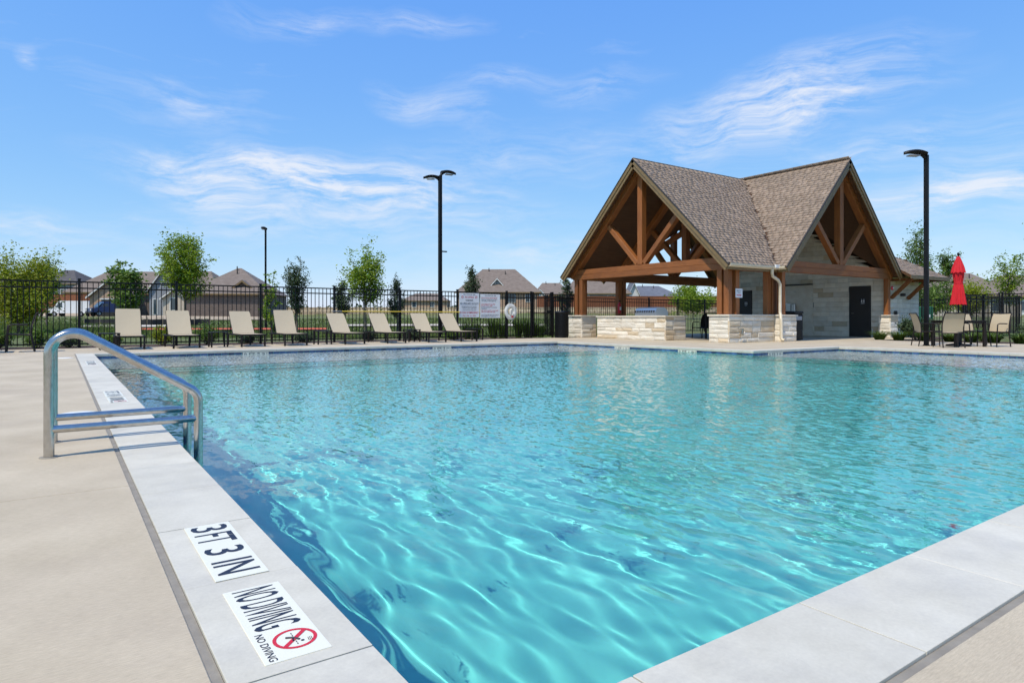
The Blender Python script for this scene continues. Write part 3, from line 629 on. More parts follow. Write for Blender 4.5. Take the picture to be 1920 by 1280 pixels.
    for (x, y) in ((20.15, 20.8), (20.42, 20.8), (20.42, 21.1)): post(x, y)
    for (x, y) in ((27.72, 13.10), (27.72, 20.8), (27.72, 21.1)): post(x, y, .9 if y < 14 else 0)
    zb0, zb1 = 2.38, 2.79; hb = (zb1 - zb0) / 2
    for k in (0, 1):
        z = zb0 + hb * (k + .5); e = .0 if k == 0 else .10
        timber(P, (XC + .095, 13.2 + e, z), (XC + .095, 21.05 - e, z), .21, hb - .004, name='beam')
        timber(P, (20.2 + e, 13.10, z), (27.95 - e, 13.10, z), .21, hb - .004, name='beam')
        timber(P, (20.2 + e, 21.1, z), (27.95 - e, 21.1, z), .21, hb - .004, name='beam')
        timber(P, (18.0, 13.40, z - .012), (20.3, 13.40, z - .012), .17, hb - .004, name='beam'); timber(P, (18.0, 20.80, z - .012), (20.3, 20.80, z - .012), .17, hb - .004, name='beam')
    def truss(c, half, axis, at):
        """king post, two braces and two rafters; axis 'y' stands across X = at, axis 'x' across Y = at"""
        pt = (lambda q, z: Vector((at, c + q, z))) if axis == 'y' else (lambda q, z: Vector((c + q, at, z)))
        side = (1, 0, 0) if axis == 'y' else (0, 1, 0)
        timber(P, pt(0, zb1), pt(0, ZR - .42), .24, .24, side, 'king_post')
        for s in (-1, 1):
            timber(P, pt(s * (half - .18), zb1 - .30), pt(s * .02, ZR - .32), .20, .27, side, 'rafter')
            timber(P, pt(s * .16, zb1 + .04), pt(s * 1.72, zb1 + 1.60), .18, .21, side, 'brace')
    truss(AY, AY - YE0, 'y', XC + .095); truss(BX, BX - L, 'x', 13.10); truss(BX, BX - L, 'x', 21.1)
    truss(AY, AY - YE0, 'y', 20.3)
    for (a, b) in (((20.2, 13.4), (BX, AY)), ((20.2, 20.8), (BX, AY))): timber(P, (*a, 2.7), (*b, ZR - .5), .18, .24, name='valley_beam')
    c = MB(); c.lathe([(.001, -.14), (.05, -.13), (.085, -.08), (.09, -.02), (.06, 0)], (18.15, AY - .5, ZR - .92), 14); c.build('dome_camera', MATS['white_paint'], P)
    # dark screens seen high in the back gable
    # ---- the low stone-faced walls
    masonry_block('grill_counter', 'long pale limestone grill counter with cap stones under the left gable', 17.65, 18.74, 15.87, 19.46, .83, 100, cat='counter')
    masonry_block('stone_half_wall', 'pale limestone half wall carrying the corner posts nearest the pool', 17.65, 20.12, 13.2, 14.0, .86, 200)
    masonry_block('stone_pier', 'limestone pier at the end of the half wall beside the downspout', 20.125, 21.0, 12.92, 13.6, .86, 300, cat='pier')
    masonry_block('stone_pier', 'small limestone pier under the far left posts by the trash can', 17.62, 18.45, 20.35, 21.2, .86, 400, cat='pier', tan=.3)
    masonry_block('stone_pier', 'limestone pier under the right post next to the restroom door', 27.45, 28.1, 12.84, 13.32, .88, 500, cat='pier', cap=.04)
    # ---- restroom building
    WX = 27.85
    t = thing('restroom_building', 'limestone restroom building with a dark door behind the pavilion', 'building', (WX, 17.2, 0)); c = Vector(t.location)
    def top(s):      # height of the stone gable along the wall
        y = 13.3 + s; return min(4.75, 2.62 + (y - 13.3) * .60) if y < AY else min(4.75, 2.62 + (21.1 - y) * .60)
    m = MB(); pr = [(0, 13.32, 0), (0, 21.08, 0), (0, 21.08, 2.6), (0, AY + .3, 4.7), (0, AY - .3, 4.7), (0, 13.32, 2.6)]
    m.slab([(.03, y - c.y, z) for _, y, z in pr], (3.1, 0, 0)); m.build('wall_core', MATS['mortar'], t)
    d1 = (13.81, 14.71); al = (16.36, 18.75); d2 = (19.5, 20.4)
    holes = [(d1[0] - 13.3, d1[1] - 13.3, -.1, 2.15), (al[0] - 13.3, al[1] - 13.3, -.1, 2.33), (d2[0] - 13.3, d2[1] - 13.3, -.1, 2.15)]
    stone_wall(t, (.02, 13.3 - c.y, 0), (0, 1, 0), 7.8, 4.75, (-1, 0, 0), 600, course=(.19, .22), blk=(.38, .75), proud=.012, top=top, holes=holes, tan=.06)
    stone_wall(t, (.02, 13.3 - c.y, 0), (1, 0, 0), 3.1, 2.75, (0, -1, 0), 700, course=(.19, .22), blk=(.38, .75), proud=.014, tan=.08)
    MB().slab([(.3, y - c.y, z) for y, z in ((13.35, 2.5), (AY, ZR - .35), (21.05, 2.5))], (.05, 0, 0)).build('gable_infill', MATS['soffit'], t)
    # alcove: back wall stands deeper than the face
    m = MB(); m.box(-.012, .02, al[0] - c.y, al[1] - c.y, 0, 2.33); m.build('alcove_back', MATS['limestone'], t)
    stone_wall(t, (.0, al[0] - c.y, 0), (0, 1, 0), al[1] - al[0], 2.28, (-1, 0, 0), 800, course=(.19, .22), blk=(.38, .75), proud=.008, tan=.03)
    MB().box(-.10, .0, al[0] - c.y, al[1] - c.y, 2.285, 2.34).build('alcove_lintel', MATS['dark_edge'], t)
    for (y0, y1) in (d1, d2):
        d = MB().bbox(-.012, .05, y0 + .05 - c.y, y1 - .05 - c.y, .015, 2.09, .004).build('door', MATS['door_brown'], t)
        f = MB()
        for (a, b, z0, z1) in ((y0, y0 + .05, 0, 2.15), (y1 - .05, y1, 0, 2.15), (y0 + .05, y1 - .05, 2.09, 2.15)): f.box(-.02, .05, a - c.y, b - c.y, z0, z1)
        f.build('door_frame', MATS['dark_edge'], d)
        h = MB(); h.tube([(-.012, y1 - .13 - c.y, 1.0), (-.07, y1 - .13 - c.y, 1.0), (-.07, y1 - .26 - c.y, 1.0)], .013, 8); h.lathe([(.001, 0), (.034, 0)], (-.02, y1 - .13 - c.y, 1.0), 12); h.build('handle', MATS['steel'], d)
        s = MB().box(-.021, -.012, y0 + .22 - c.y, y0 + .42 - c.y, 1.38, 1.62).build('restroom_sign', MATS['ink'], d)
        q = MB()
        for yy in (y0 + .275, y0 + .365): q.box(-.024, -.021, yy - .022 - c.y, yy + .022 - c.y, 1.47, 1.545); q.lathe([(.001, .0), (.015, .0)], (-.0235, yy - c.y, 1.575), 10); q.box(-.024, -.021, yy - .014 - c.y, yy + .014 - c.y, 1.562, 1.59)
        q.box(-.024, -.021, y0 + .245 - c.y, y0 + .395 - c.y, 1.41, 1.43); q.build('figures', MATS['white_paint'], s)
    MB().box(-.03, -.012, 13.72 - c.y, 13.745 - c.y, .0, .36).build('hose_pipe', MATS['white_paint'], t, rot=None)
    # hipped roof of the restroom building with its braced overhang
    r = empty('roof'); r.parent = t
    e0, e1, ez, pk = 12.30, 22.0, 2.52, .62
    x0, x1 = .1, 3.65; hw = (e1 - e0) / 2
    ym = (e0 + e1) / 2; rz = ez + hw * pk; 
    A = [(x0, e0, ez), (x1, e0, ez), (x1 - 2.2, e0 + 2.2, ez + 2.2 * pk), (x0, e0 + 2.2, ez + 2.2 * pk)]; B = [(x1, e0, ez), (x1, e1, ez), (x1 - 2.2, e1 - 2.2, ez + 2.2 * pk), (x1 - 2.2, e0 + 2.2, ez + 2.2 * pk)]
    Cc = [(x0, e1, ez), (x0, e1 - 2.2, ez + 2.2 * pk), (x1 - 2.2, e1 - 2.2, ez + 2.2 * pk), (x1, e1, ez)]
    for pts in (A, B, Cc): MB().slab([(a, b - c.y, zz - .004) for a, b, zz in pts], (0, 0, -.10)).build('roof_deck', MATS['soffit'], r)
    nrm = math.hypot(1, pk)
    slope_shingles(r, (x0, e0 - c.y, ez), (1, 0, 0), (0, 1, pk), x1 - x0, 2.2 * nrm, lambda x, q: x0 + x < x1 - q / nrm, 60, 31)
    slope_shingles(r, (x1, e0 - c.y, ez), (0, 1, 0), (-1, 0, pk), e1 - e0, 2.2 * nrm, lambda y, q: q / nrm < y < e1 - e0 - q / nrm, 0, 32)
    MB().box(x0, x1, e0 - .02 - c.y, e0 - c.y, ez - .14, ez + .0).build('fascia', MATS['trim_paint'], r); MB().box(x1, x1 + .02, e0 - .02 - c.y, e1 - c.y, ez - .14, ez).build('fascia', MATS['trim_paint'], r)
    for x in (.55, 2.0): timber(t, (x, 13.25 - c.y, 1.62), (x, 12.45 - c.y, 2.40), .13, .14, (1, 0, 0), 'bracket')
    for x in (.55, 2.0): timber(t, (x, 13.28 - c.y, 2.37), (x, 12.40 - c.y, 2.37), .12, .10, (0, 0, 1), 'outrigger')
    m = MB(); m.bbox(.85, 1.0, 13.2 - c.y, 13.29 - c.y, .92, 1.1, .02); m.build('outlet_box', MATS['dark_edge'], t)
    m = MB(); m.bbox(1.4, 1.55, 13.12 - c.y, 13.29 - c.y, 1.72, 1.84, .02); m.build('wall_lamp', MATS['dark_edge'], t)
pavilion()

# ---------------------------------------------------------------- picket fences
FY = 21.3
FENCE_M = {}
def picket_mesh(h):
    if h not in FENCE_M:
        o = MB().box(-.0095, .0095, -.0095, .0095, .06, h - .02).build('picket', MATS['black_metal']); FENCE_M[h] = o.data; bpy.data.objects.remove(o)
    return FENCE_M[h]
def fence_run(t, a, b, posts=None, h=1.8, z=0.0, step=.128, gate=False, post_ends=(True, True)):
    """rails, posts and single pickets from a to b (t sits at the origin)"""
    a, b = Vector((*a, z)), Vector((*b, z)); d = b - a; L = d.length; d.normalize(); rz = math.atan2(d.y, d.x)
    for zz, hh in ((h - .02, .038), (h - .19, .036), (.10, .036)):
        MB().box(0, L, -.017, .017, zz - hh / 2, zz + hh / 2).build('rail', MATS['black_metal'], t, a, rz)
    if posts is None: n = max(1, round(L / 2.37)); posts = [L * i / n for i in range(n + 1)]
    pm = None
    for q in posts:
        if pm is None: o = MB().bbox(-.033, .033, -.033, .033, -.1, h + .05, .003).bbox(-.042, .042, -.042, .042, h + .05, h + .075, .006).build('post', MATS['black_metal'], t); pm = o.data
        else: o = link('post', pm, t)
        o.location = a + d * q; o.rotation_euler = (0, 0, rz)
    n = int(L / step)
    for i in range(1, n):
        x = L * i / n
        if min(abs(x - q) for q in posts) < .05: continue
        link('picket', picket_mesh(h), t, a + d * x, rz)
def fences():
    t = thing('picket_fence', 'long black metal picket fence behind the row of loungers', 'fence', group='black picket fences around the pool')
    fence_run(t, (-6.66, FY), (15.75, FY), posts=[2.37 * i for i in range(0, 9)] + [21.2, 22.41])
    t = thing('picket_fence', 'black metal picket fence running behind the pavilion and its grill counter', 'fence', group='black picket fences around the pool')
    fence_run(t, (16.85, FY), (18.7, FY)); fence_run(t, (18.7, FY + .12), (18.7, 24.2)); fence_run(t, (18.82, 24.2), (37.0, 24.2))
    t = thing('picket_fence', 'black metal picket fence at the right edge behind the patio table', 'fence', group='black picket fences around the pool')
    fence_run(t, (32.0, 4.0), (32.0, 10.55))
    t = thing('picket_fence', 'black metal picket fence set back beside the restroom building', 'fence', group='black picket fences around the pool')
    fence_run(t, (32.1, 12.0), (38.5, 12.0)); fence_run(t, (38.5, 12.12), (38.5, 18.5))
    def gate(label, x, y, w, rz):
        g = thing('fence_gate', label, 'gate', (x, y, 0), rz, 'black pool gates')
        for q in (0.04, w - .04): MB().bbox(q - .028, q + .028, -.028, .028, .06, 1.86, .003).build('stile', MATS['black_metal'], g)
        for zz in (.12, 1.0, 1.62, 1.79): MB().box(.068, w - .068, -.017, .017, zz - .018, zz + .018).build('rail', MATS['black_metal'], g)
        n = int(w / .105)
        for i in range(1, n): link('picket', picket_mesh(1.8), g, (w * i / n, 0, 0))
        MB().bbox(w - .16, w - .02, -.05, .05, .98, 1.12, .008).build('latch', MATS['black_metal'], g)
    gate('black metal gate in the long fence next to the trash can', 15.80, FY, 1.0, 0)
    gate('black metal gate in the fence at the right beyond the patio table', 32.0, 10.62, 1.3, math.pi / 2)
fences()

# ---------------------------------------------------------------- furniture and fittings
def atY(u, Y):
    L = (u - 960) / FPX; rx, ry = L * CS + SN, -L * SN + CS; return rx * Y / ry
def handrails():
    base = None
    for k, (y, lab) in enumerate(((4.594, 'polished steel handrail nearest the depth markers, standing at the pool edge'), (5.125, 'polished steel handrail just beyond its twin at the pool edge'))):
        t = thing('pool_handrail', lab, 'handrail', (-.048 + .014 * k, y, 0), group='twin steel handrails at the pool edge'); r = .0270
        def bend(c, a0, a1, R, n=9): return [(c[0] + R * math.cos(a0 + (a1 - a0) * i / n), 0, c[1] + R * math.sin(a0 + (a1 - a0) * i / n)) for i in range(n + 1)]
        sl = math.atan2(.735 - .385, .68 - .105)     # fall of the sloping tube
        R1 = .115; c1 = (R1, .735 - R1 - r); pts = [(0, 0, -.01)] + bend(c1, math.pi, math.pi / 2 - sl, R1, 12)
        R2 = .10; ex = .783; e0 = Vector((c1[0] + R1 * math.sin(sl), 0, c1[1] + R1 * math.cos(sl)))
        dx = math.cos(sl); dz = -math.sin(sl); run = (ex - R2 + R2 * math.sin(sl) - e0.x) / dx; e1 = e0 + Vector((dx, 0, dz)) * run
        c2 = (ex - R2, e1.z - R2 * math.cos(sl)); pts += bend(c2, math.pi / 2 - sl, 0, R2, 10) + [(ex, 0, -.5), (ex, 0, -1.06)]
        MB().tube(pts, r, 20).build('tube', MATS['steel'], t)
        MB().tube([(0, 0, .158), (ex, 0, .158)], .0225, 18).build('cross_bar', MATS['steel'], t)
        MB().lathe([(.026, .004), (.048, .004), (.05, .001), (.05, 0)], (0, 0, 0), 20).build('collar', MATS['sealant'], t)
def lounger_proto():
    t = empty('sun_lounger'); W = .31
    f = MB()
    for s in (-1, 1): f.beam((s * W, .93, .33), (s * W, -.92, .33), .045, .035)
    f.beam((-W, -.90, .33), (W, -.90, .33), .04, .035); f.beam((-W, .12, .32), (W, .12, .32), .04, .03); f.beam((-W, .90, .33), (W, .90, .33), .04, .035)
    f.build('frame', MATS['bronze_frame'], t)
    lg = None
    for (x, y) in ((-W, -.86), (W, -.86), (-W, .62), (W, .62)):
        if lg is None: o = MB().bbox(-.022, .022, -.022, .022, 0, .325, .004).build('leg', MATS['bronze_frame'], t); lg = o.data
        else: o = link('leg', lg, t)
        o.location = (x, y, 0)
    m = MB(); n = 14; w = W - .02      # sagging sling of the seat
    V = []; F = []
    for i in range(n + 1):
        y = -.90 + (1.02) * i / n
        for j in range(7): q = j / 6; V.append((-w + 2 * w * q, y, .352 - .022 * math.sin(math.pi * q) * math.sin(math.pi * i / n)))
    for i in range(n):
        for j in range(6): F.append((i * 7 + j, i * 7 + j + 1, i * 7 + 8 + j, i * 7 + 7 + j))
    m.add(V, F, True); m.build('seat_sling', MATS['sling'], t)
    return t
def lounger_back(t, deg):
    a = math.radians(deg); W = .31; Lb = .80; y0, z0 = .14, .345; c, s = math.cos(a), math.sin(a)
    f = MB()
    for q in (-1, 1):
        f.tube([(q * (W - .022), y0, z0), (q * (W - .022), y0 + c * Lb * .55 + .012, z0 + s * Lb * .55 - .01), (q * (W - .03), y0 + c * Lb, z0 + s * Lb)], .016, 8)
        f.beam((q * (W - .03), y0 + c * .42, z0 + s * .42), (q * (W - .03), min(.86, y0 + c * .42 + .16), .33), .02, .02)
    f.tube([(-(W - .03), y0 + c * Lb, z0 + s * Lb), (W - .03, y0 + c * Lb, z0 + s * Lb)], .016, 8); f.build('back_frame', MATS['bronze_frame'], t)
    V = []; F = []; n = 12; w = W - .018
    for i in range(n + 1):
        q = i / n; sag = .035 * math.sin(math.pi * q) ; 
        for j in range(7):
            p = j / 6; k = sag * (.35 + .65 * math.sin(math.pi * p)); wq = w if q < .9 else w - (q - .9) * .12
            V.append((-wq + 2 * wq * p, y0 - .012 + c * Lb * q * 1.02 + s * k * .5, z0 + .012 + s * Lb * q * 1.02 - c * k * .5))
    for i in range(n):
        for j in range(6): F.append((i * 7 + j, i * 7 + j + 1, i * 7 + 8 + j, i * 7 + 7 + j))
    m = MB(); m.add(V, F, True); m.build('back_sling', MATS['sling'], t)
def loungers():
    proto = lounger_proto(); us = (247, 349, 473, 556, 663, 743, 821.5, 878); degs = (58, 53, 52, 57, 47, 47, 48, 48)
    src = None
    for i, (u, dg_) in enumerate(zip(us, degs)):
        o = proto if i == 0 else copy_tree(src)
        if i == 0:
            src = copy_tree(proto)
        lounger_back(o, dg_)
        o.location = (atY(u, 18.98) + .0, 18.98 + .86, 0); o.rotation_euler = (0, 0, math.radians((-2, 1, 2, -1, 3, 1, -2, 2)[i]))
        extra = ('closest to the handrails', 'second from the handrails', 'third from the handrails', 'fourth from the handrails with its back raised high', 'fourth from the gate', 'third from the gate', 'second from the gate', 'nearest the warning signs and gate')[i]
        tag(o, 'cream sling sun lounger with dark frame, ' + extra, 'sun lounger', 'cream loungers lined up along the fence')
    for ch in list(src.children): bpy.data.objects.remove(ch)
    bpy.data.objects.remove(src)
    def table(u, y, lab, s=.46, h=.42):
        t = thing('side_table', lab, 'side table', (atY(u, y), y, 0), 0, 'small dark side tables by the loungers')
        MB().bbox(-s / 2, s / 2, -s / 2, s / 2, h - .025, h, .004).build('table_top', MATS['bronze_frame'], t)
        for (a, b) in ((-1, -1), (1, -1), (1, 1), (-1, 1)): MB().bbox(a * (s / 2 - .03) - .02, a * (s / 2 - .03) + .02, b * (s / 2 - .03) - .02, b * (s / 2 - .03) + .02, 0, h - .026, .003).build('leg', MATS['bronze_frame'], t)
        return t
    table(205, 19.35, 'small dark side table beside the lounger closest to the handrails'); table(409, 19.35, 'small dark side table between the second and third loungers')
    table(605, 19.55, 'small dark side table between the fourth and fifth loungers'); table(772, 19.9, 'small dark side table between the sixth and seventh loungers'); table(889, 20.3, 'small dark side table behind the lounger nearest the gate', .5)
def dining_chair(lab, loc, rz, group):
    t = thing('patio_chair', lab, 'chair', loc, rz, group); W = .27     # faces -y
    for s in (-1, 1):
        MB().tube([(s * W, -.24, 0), (s * W, -.22, .42), (s * W, -.20, .62), (s * W, -.12, .645), (s * W, .16, .64)], .0155, 8).build('front_leg', MATS['bronze_frame'], t)
        MB().tube([(s * W, .30, 0), (s * W, .23, .40), (s * W, .24, .62), (s * (W - .01), .31, .84), (s * (W - .02), .36, .93)], .0155, 8).build('back_leg', MATS['bronze_frame'], t)
    f = MB(); f.tube([(-W, -.22, .41), (W, -.22, .41)], .014, 8); f.tube([(-W, .23, .39), (W, .23, .39)], .014, 8)
    for s in (-1, 1): f.tube([(s * (W - .02), -.22, .42), (s * (W - .02), .22, .40)], .014, 8)
    f.build('frame', MATS['bronze_frame'], t); MB().tube([(-W + .02, .36, .93), (W - .02, .36, .93)], .014, 8).build('top_rail', MATS['bronze_frame'], t)
    def sheet(prof, name):
        V = []; F = []; w = W - .012
        for (y, z) in prof:
            for j in range(6): q = j / 5; V.append((-w + 2 * w * q, y + .0, z - .012 * math.sin(math.pi * q)))
        for i in range(len(prof) - 1):
            for j in range(5): F.append((i * 6 + j, i * 6 + j + 1, i * 6 + 7 + j, i * 6 + 6 + j))
        m = MB(); m.add(V, F, True); m.build(name, MATS['sling'], t)
    sheet([(-.24, .425), (-.1, .415), (.06, .408), (.2, .41)], 'seat_sling'); sheet([(.215, .43), (.235, .55), (.262, .66), (.305, .80), (.35, .92)], 'back_sling')
    return t
def patio_table(lab, x, y, z=.73, s=.98, rz=0.0):
    t = thing('patio_table', lab, 'table', (x, y, 0), rz)
    n = 8
    for i in range(n): w = s / n; MB().bbox(-s / 2 + w * i + .003, -s / 2 + w * (i + 1) - .003, -s / 2, s / 2, z - .022, z, .003).build('slat', MATS['bronze_frame'], t)
    f = MB()
    for q in (-1, 1): f.box(-s / 2 + .02, s / 2 - .02, q * (s / 2 - .05) - .02, q * (s / 2 - .05) + .02, z - .075, z - .023)
    f.build('apron', MATS['bronze_frame'], t)
    for a in (-1, 1):
        for b in (-1, 1): MB().bbox(a * (s / 2 - .05) - .037, a * (s / 2 - .05) + .037, b * (s / 2 - .05) - .037, b * (s / 2 - .05) + .037, 0, z - .024, .006).build('leg', MATS['bronze_frame'], t)
    return t
def patio():
    TX, TY = cw(1797, 18.5)
    patio_table('square dark slatted patio table under the closed red umbrella', TX, TY, rz=-TH + .12, s=.95)
    g = 'cream sling chairs around the patio table'
    for (u, d, rz, lab) in ((1737, 18.75, -TH + math.radians(78), 'cream sling armchair on the lamp post side of the patio table'), (1778, 17.75, -TH + math.radians(172), 'cream sling armchair with its back to the pool at the patio table'),
                            (1862, 18.2, -TH + math.radians(-72), 'cream sling armchair at the right end of the patio table'), (1822, 19.35, -TH + math.radians(8), 'cream sling armchair on the far side of the patio table')):
        dining_chair(lab, (*cw(u, d), 0), rz, g)
    t = thing('closed_umbrella', 'closed bright red patio umbrella standing in the table', 'umbrella', (TX, TY, 0))
    MB().tube([(0, 0, .05), (0, 0, 2.58)], .022, 12).build('pole', MATS['bronze_frame'], t)
    MB().lathe([(.001, 2.66), (.028, 2.645), (.036, 2.61), (.03, 2.58), (.018, 2.565), (.018, 2.53)], n=16).build('finial', MATS['black_metal'], t)
    MB().lathe([(.001, .12), (.04, .12), (.05, .09), (.30, .05), (.31, .0)], n=28).build('base', MATS['black_metal'], t)
    def cloth(prof, folds, name, amp):
        prof = [(r * (.60 if z < 1.4 else .66 if z < 1.6 else .76), z) for r, z in prof]; n = 72; V = []; F = []
        for i, (r, z) in enumerate(prof):
            for k in range(n):
                q = 2 * math.pi * k / n; w = amp[i] * (.75 + .25 * math.sin(3 * q + 1)); rr = r * (1 + w * (abs(math.sin(q * folds / 2)) - .45)); V.append((rr * math.cos(q), rr * math.sin(q), z - (.03 * abs(math.sin(q * folds / 2)) if i == 0 else 0)))
        for i in range(len(prof) - 1):
            for k in range(n): F.append((i * n + k, i * n + (k + 1) % n, (i + 1) * n + (k + 1) % n, (i + 1) * n + k))
        m = MB(); m.add(V, F, True); return m.build(name, MATS['umbrella_red'], t)
    cloth([(.285, 1.20), (.25, 1.34), (.19, 1.55), (.138, 1.74), (.125, 1.80), (.15, 1.92), (.17, 2.08), (.15, 2.2), (.06, 2.45)], 16, 'canopy', (.5, .48, .42, .3, .2, .3, .35, .3, .2))
    cloth([(.222, 2.10), (.18, 2.24), (.115, 2.40), (.045, 2.545)], 10, 'vent_flap', (.28, .25, .2, .1))
    MB().lathe([(.104, 1.765), (.109, 1.78), (.109, 1.80), (.104, 1.815)], n=24).build('tie_strap', MATS['umbrella_red'], t)
    # set at the left edge of the deck
    patio_table('square dark patio table at the left edge of the deck', -1.78, 19.3, s=1.0)
    dining_chair('cream sling armchair at the left edge of the deck', (-.78, 19.35, 0), math.radians(-90), 'cream sling chairs at the left of the deck')
    dining_chair('cream sling armchair seen past the table at the left edge', (-1.8, 20.25, 0), math.radians(0), 'cream sling chairs at the left of the deck')
def lamp_head(t, z, rz, pole):
    """flat leaf-shaped head on a short curved neck"""
    h = empty('lamp_head', (0, 0, 0), rz); h.parent = t
    n = 12; V = []; F = []; L = .66
    for i in range(n + 1):
        q = i / n; w = .155 * (math.sin(math.pi * min(1, q * .56 + .36)) ** .7) * (1 if q < .8 else max(.05, 1 - ((q - .8) / .2) ** 2 * .95)); x = .05 + L * q; c = z + .02 + .105 * math.sin(math.pi * min(1, q * .75 + .12)) - .03 * q
        for (yy, zz) in ((-w, c - .02), (-w * .6, c + .018), (0, c + .03), (w * .6, c + .018), (w, c - .02), (w * .75, c - .055 - .035 * (1 - q)), (-w * .75, c - .055 - .035 * (1 - q))): V.append((x, yy, zz))
    for i in range(n):
        for j in range(7): F.append((i * 7 + j, i * 7 + (j + 1) % 7, i * 7 + 7 + (j + 1) % 7, i * 7 + 7 + j))
    F += [tuple(range(7)), tuple(range(n * 7, n * 7 + 7))[::-1]]
    m = MB(); m.add(V, F); b = m.build('housing', MATS['black_metal'], h)
    MB().bbox(.24, .56, -.09, .09, z - .052, z - .022, .004).build('lens', MATS['plastic_grey'], b)
    MB().tube([(0, 0, z - .16), (.03, 0, z - .10), (.09, 0, z - .015), (.2, 0, z + .03)], [pole * .8, pole * .8, .06, .045], 8).build('neck', MATS['black_metal'], h)
def lamp_post(lab, x, y, h, heads, z0=0.0, w=.055):
    t = thing('lamp_post', lab, 'lamp post', (x, y, z0), group='black lamp posts')
    MB().bbox(-w, w, -w, w, 0, h, .012).build('pole', MATS['black_metal'], t); MB().bbox(-w * 1.35, w * 1.35, -w * 1.35, w * 1.35, 0, .03, .01).build('base_plate', MATS['black_metal'], t)
    for (rz, dz) in heads: lamp_head(t, h + dz, rz, w)
    return t
def lamps():
    lamp_post('black lamp post with one head, tall beside the patio table', 20.54, 8.62, 5.50, [(math.radians(180 - 28), .0)])
    t = lamp_post('black lamp post with two heads behind the loungers', 13.03, 24.0, 6.72, [(math.radians(180 - 38), -.10), (math.radians(-8), .12)], w=.068)
    MB().bbox(.06, .32, -.03, .03, 3.55, 3.60, .008).build('sensor_arm', MATS['black_metal'], t)
    x, y = cw(498, 43); lamp_post('distant black lamp post beyond the fence among young trees', x, y, 6.55, [(math.radians(55.2 + 180), .0)], ground_z(x, y))
def fittings():
    sx0, sx1 = atY(861, FY), atY(899, FY); 
    def sign(lab, u0, u1, v0, v1, rows):
        y = FY - .06; x0, x1 = atY(u0, y), atY(u1, y); d = (x0 + x1) / 2 * SN + y * CS; z1, z0 = zat(v0, d), zat(v1, d); W, H = x1 - x0, z1 - z0
        t = thing('warning_sign', lab, 'sign', (x0, y, z0), group='white warning signs on the fence')
        MB().bbox(0, W, -.004, .004, 0, H, .002).build('panel', MATS['sign_white'], t)
        for (txt, cy, h, w, mt, al) in rows:
            xx = (W - w * W) / 2 if al == 'c' else .05 * W
            o = link('lettering', text_mesh(txt, w * W, h * H, MATS[mt], .012), t); o.rotation_euler = (math.pi / 2, 0, 0); o.location = (xx, -.0055, (1 - cy) * H - h * H / 2)
        return t, W, H
    t, W, H = sign('white pool warning sign reading no diving, no lifeguard on duty', 861, 898.5, 549.5, 595, (
        ('POOL HOURS 6AM - 10PM', .06, .045, .58, 'ink', 'c'), ('NO DIVING', .165, .085, .44, 'red_ink', 'c'), ('WARNING', .30, .085, .38, 'ink', 'c'), ('NO LIFEGUARD ON DUTY', .435, .09, .92, 'ink', 'c'),
        ('CHILDREN SHOULD NOT USE POOL', .555, .05, .76, 'grey_ink', 'c'), ('WITHOUT ADULT SUPERVISION', .62, .05, .70, 'grey_ink', 'c'), ('ADULTS SHOULD NOT SWIM ALONE', .70, .04, .68, 'grey_ink', 'c'), ('IN CASE OF EMERGENCY', .80, .085, .93, 'red_ink', 'c'), ('CALL  DIAL  911  NOW', .93, .06, .66, 'red_ink', 'c')))
    for q in (.16, .84):
        r = MB(); R = .055 * H
        for k in range(20):
            a, b = 2 * math.pi * k / 20, 2 * math.pi * (k + 1) / 20; r.quad(*[(q * W + rr * math.cos(an), -.006, H * .835 + rr * math.sin(an)) for rr, an in ((R * .75, a), (R, a), (R, b), (R * .75, b))])
        r.quad(*[(q * W + x, -.0063, H * .835 + z) for x, z in ((-R * .6, -R * .75), (-R * .75, -R * .6), (R * .6, R * .75), (R * .75, R * .6))]); r.build('prohibition_ring', MATS['red_ink'], t)
    sign('white pool rules sign with rows of red and black text', 900.5, 937.5, 551.5, 596, (
        ('POOL HOURS 6AM - 10PM', .065, .045, .55, 'ink', 'c'), ('PETS IN THE POOL ARE PROHIBITED', .165, .05, .80, 'red_ink', 'l'), ('CHANGING DIAPERS WITHIN 6 FEET', .235, .045, .78, 'grey_ink', 'l'), ('OF POOL IS PROHIBITED', .295, .045, .74, 'grey_ink', 'l'),
        ('GLASS ITEMS NOT ALLOWED', .425, .05, .70, 'red_ink', 'l'), ('IN THE POOL YARD', .485, .05, .56, 'red_ink', 'l'), ('EXTENDED BREATH HOLDING', .555, .045, .78, 'grey_ink', 'l'), ('IS DANGEROUS', .615, .045, .26, 'grey_ink', 'l'), ('DO NOT USE POOL IF SICK', .69, .05, .86, 'red_ink', 'l'), ('OR WITH OPEN WOUNDS', .75, .05, .70, 'red_ink', 'l'), ('SHOWER BEFORE ENTERING', .875, .045, .88, 'grey_ink', 'l'), ('NO RUNNING OR ROUGH PLAY', .935, .045, .76, 'grey_ink', 'l')))
    # life ring on the fence
    y = FY - .12; x = atY(957, y); d = x * SN + y * CS; zc = zat(584, d); t = thing('life_ring', 'white life ring with rope hanging on the black fence', 'life ring', (x, y, zc))
    R, r = .205, .078; n, k = 36, 14; V = [((R + r * math.cos(b)) * math.cos(a), r * .62 * math.sin(b), (R + r * math.cos(b)) * math.sin(a) * 1.12) for a in np.linspace(0, 2 * math.pi, n, False) for b in np.linspace(0, 2 * math.pi, k, False)]
    m = MB(); m.add(V, [(i * k + j, i * k + (j + 1) % k, ((i + 1) % n) * k + (j + 1) % k, ((i + 1) % n) * k + j) for i in range(n) for j in range(k)], True); m.build('ring', MATS['ring_white'], t)
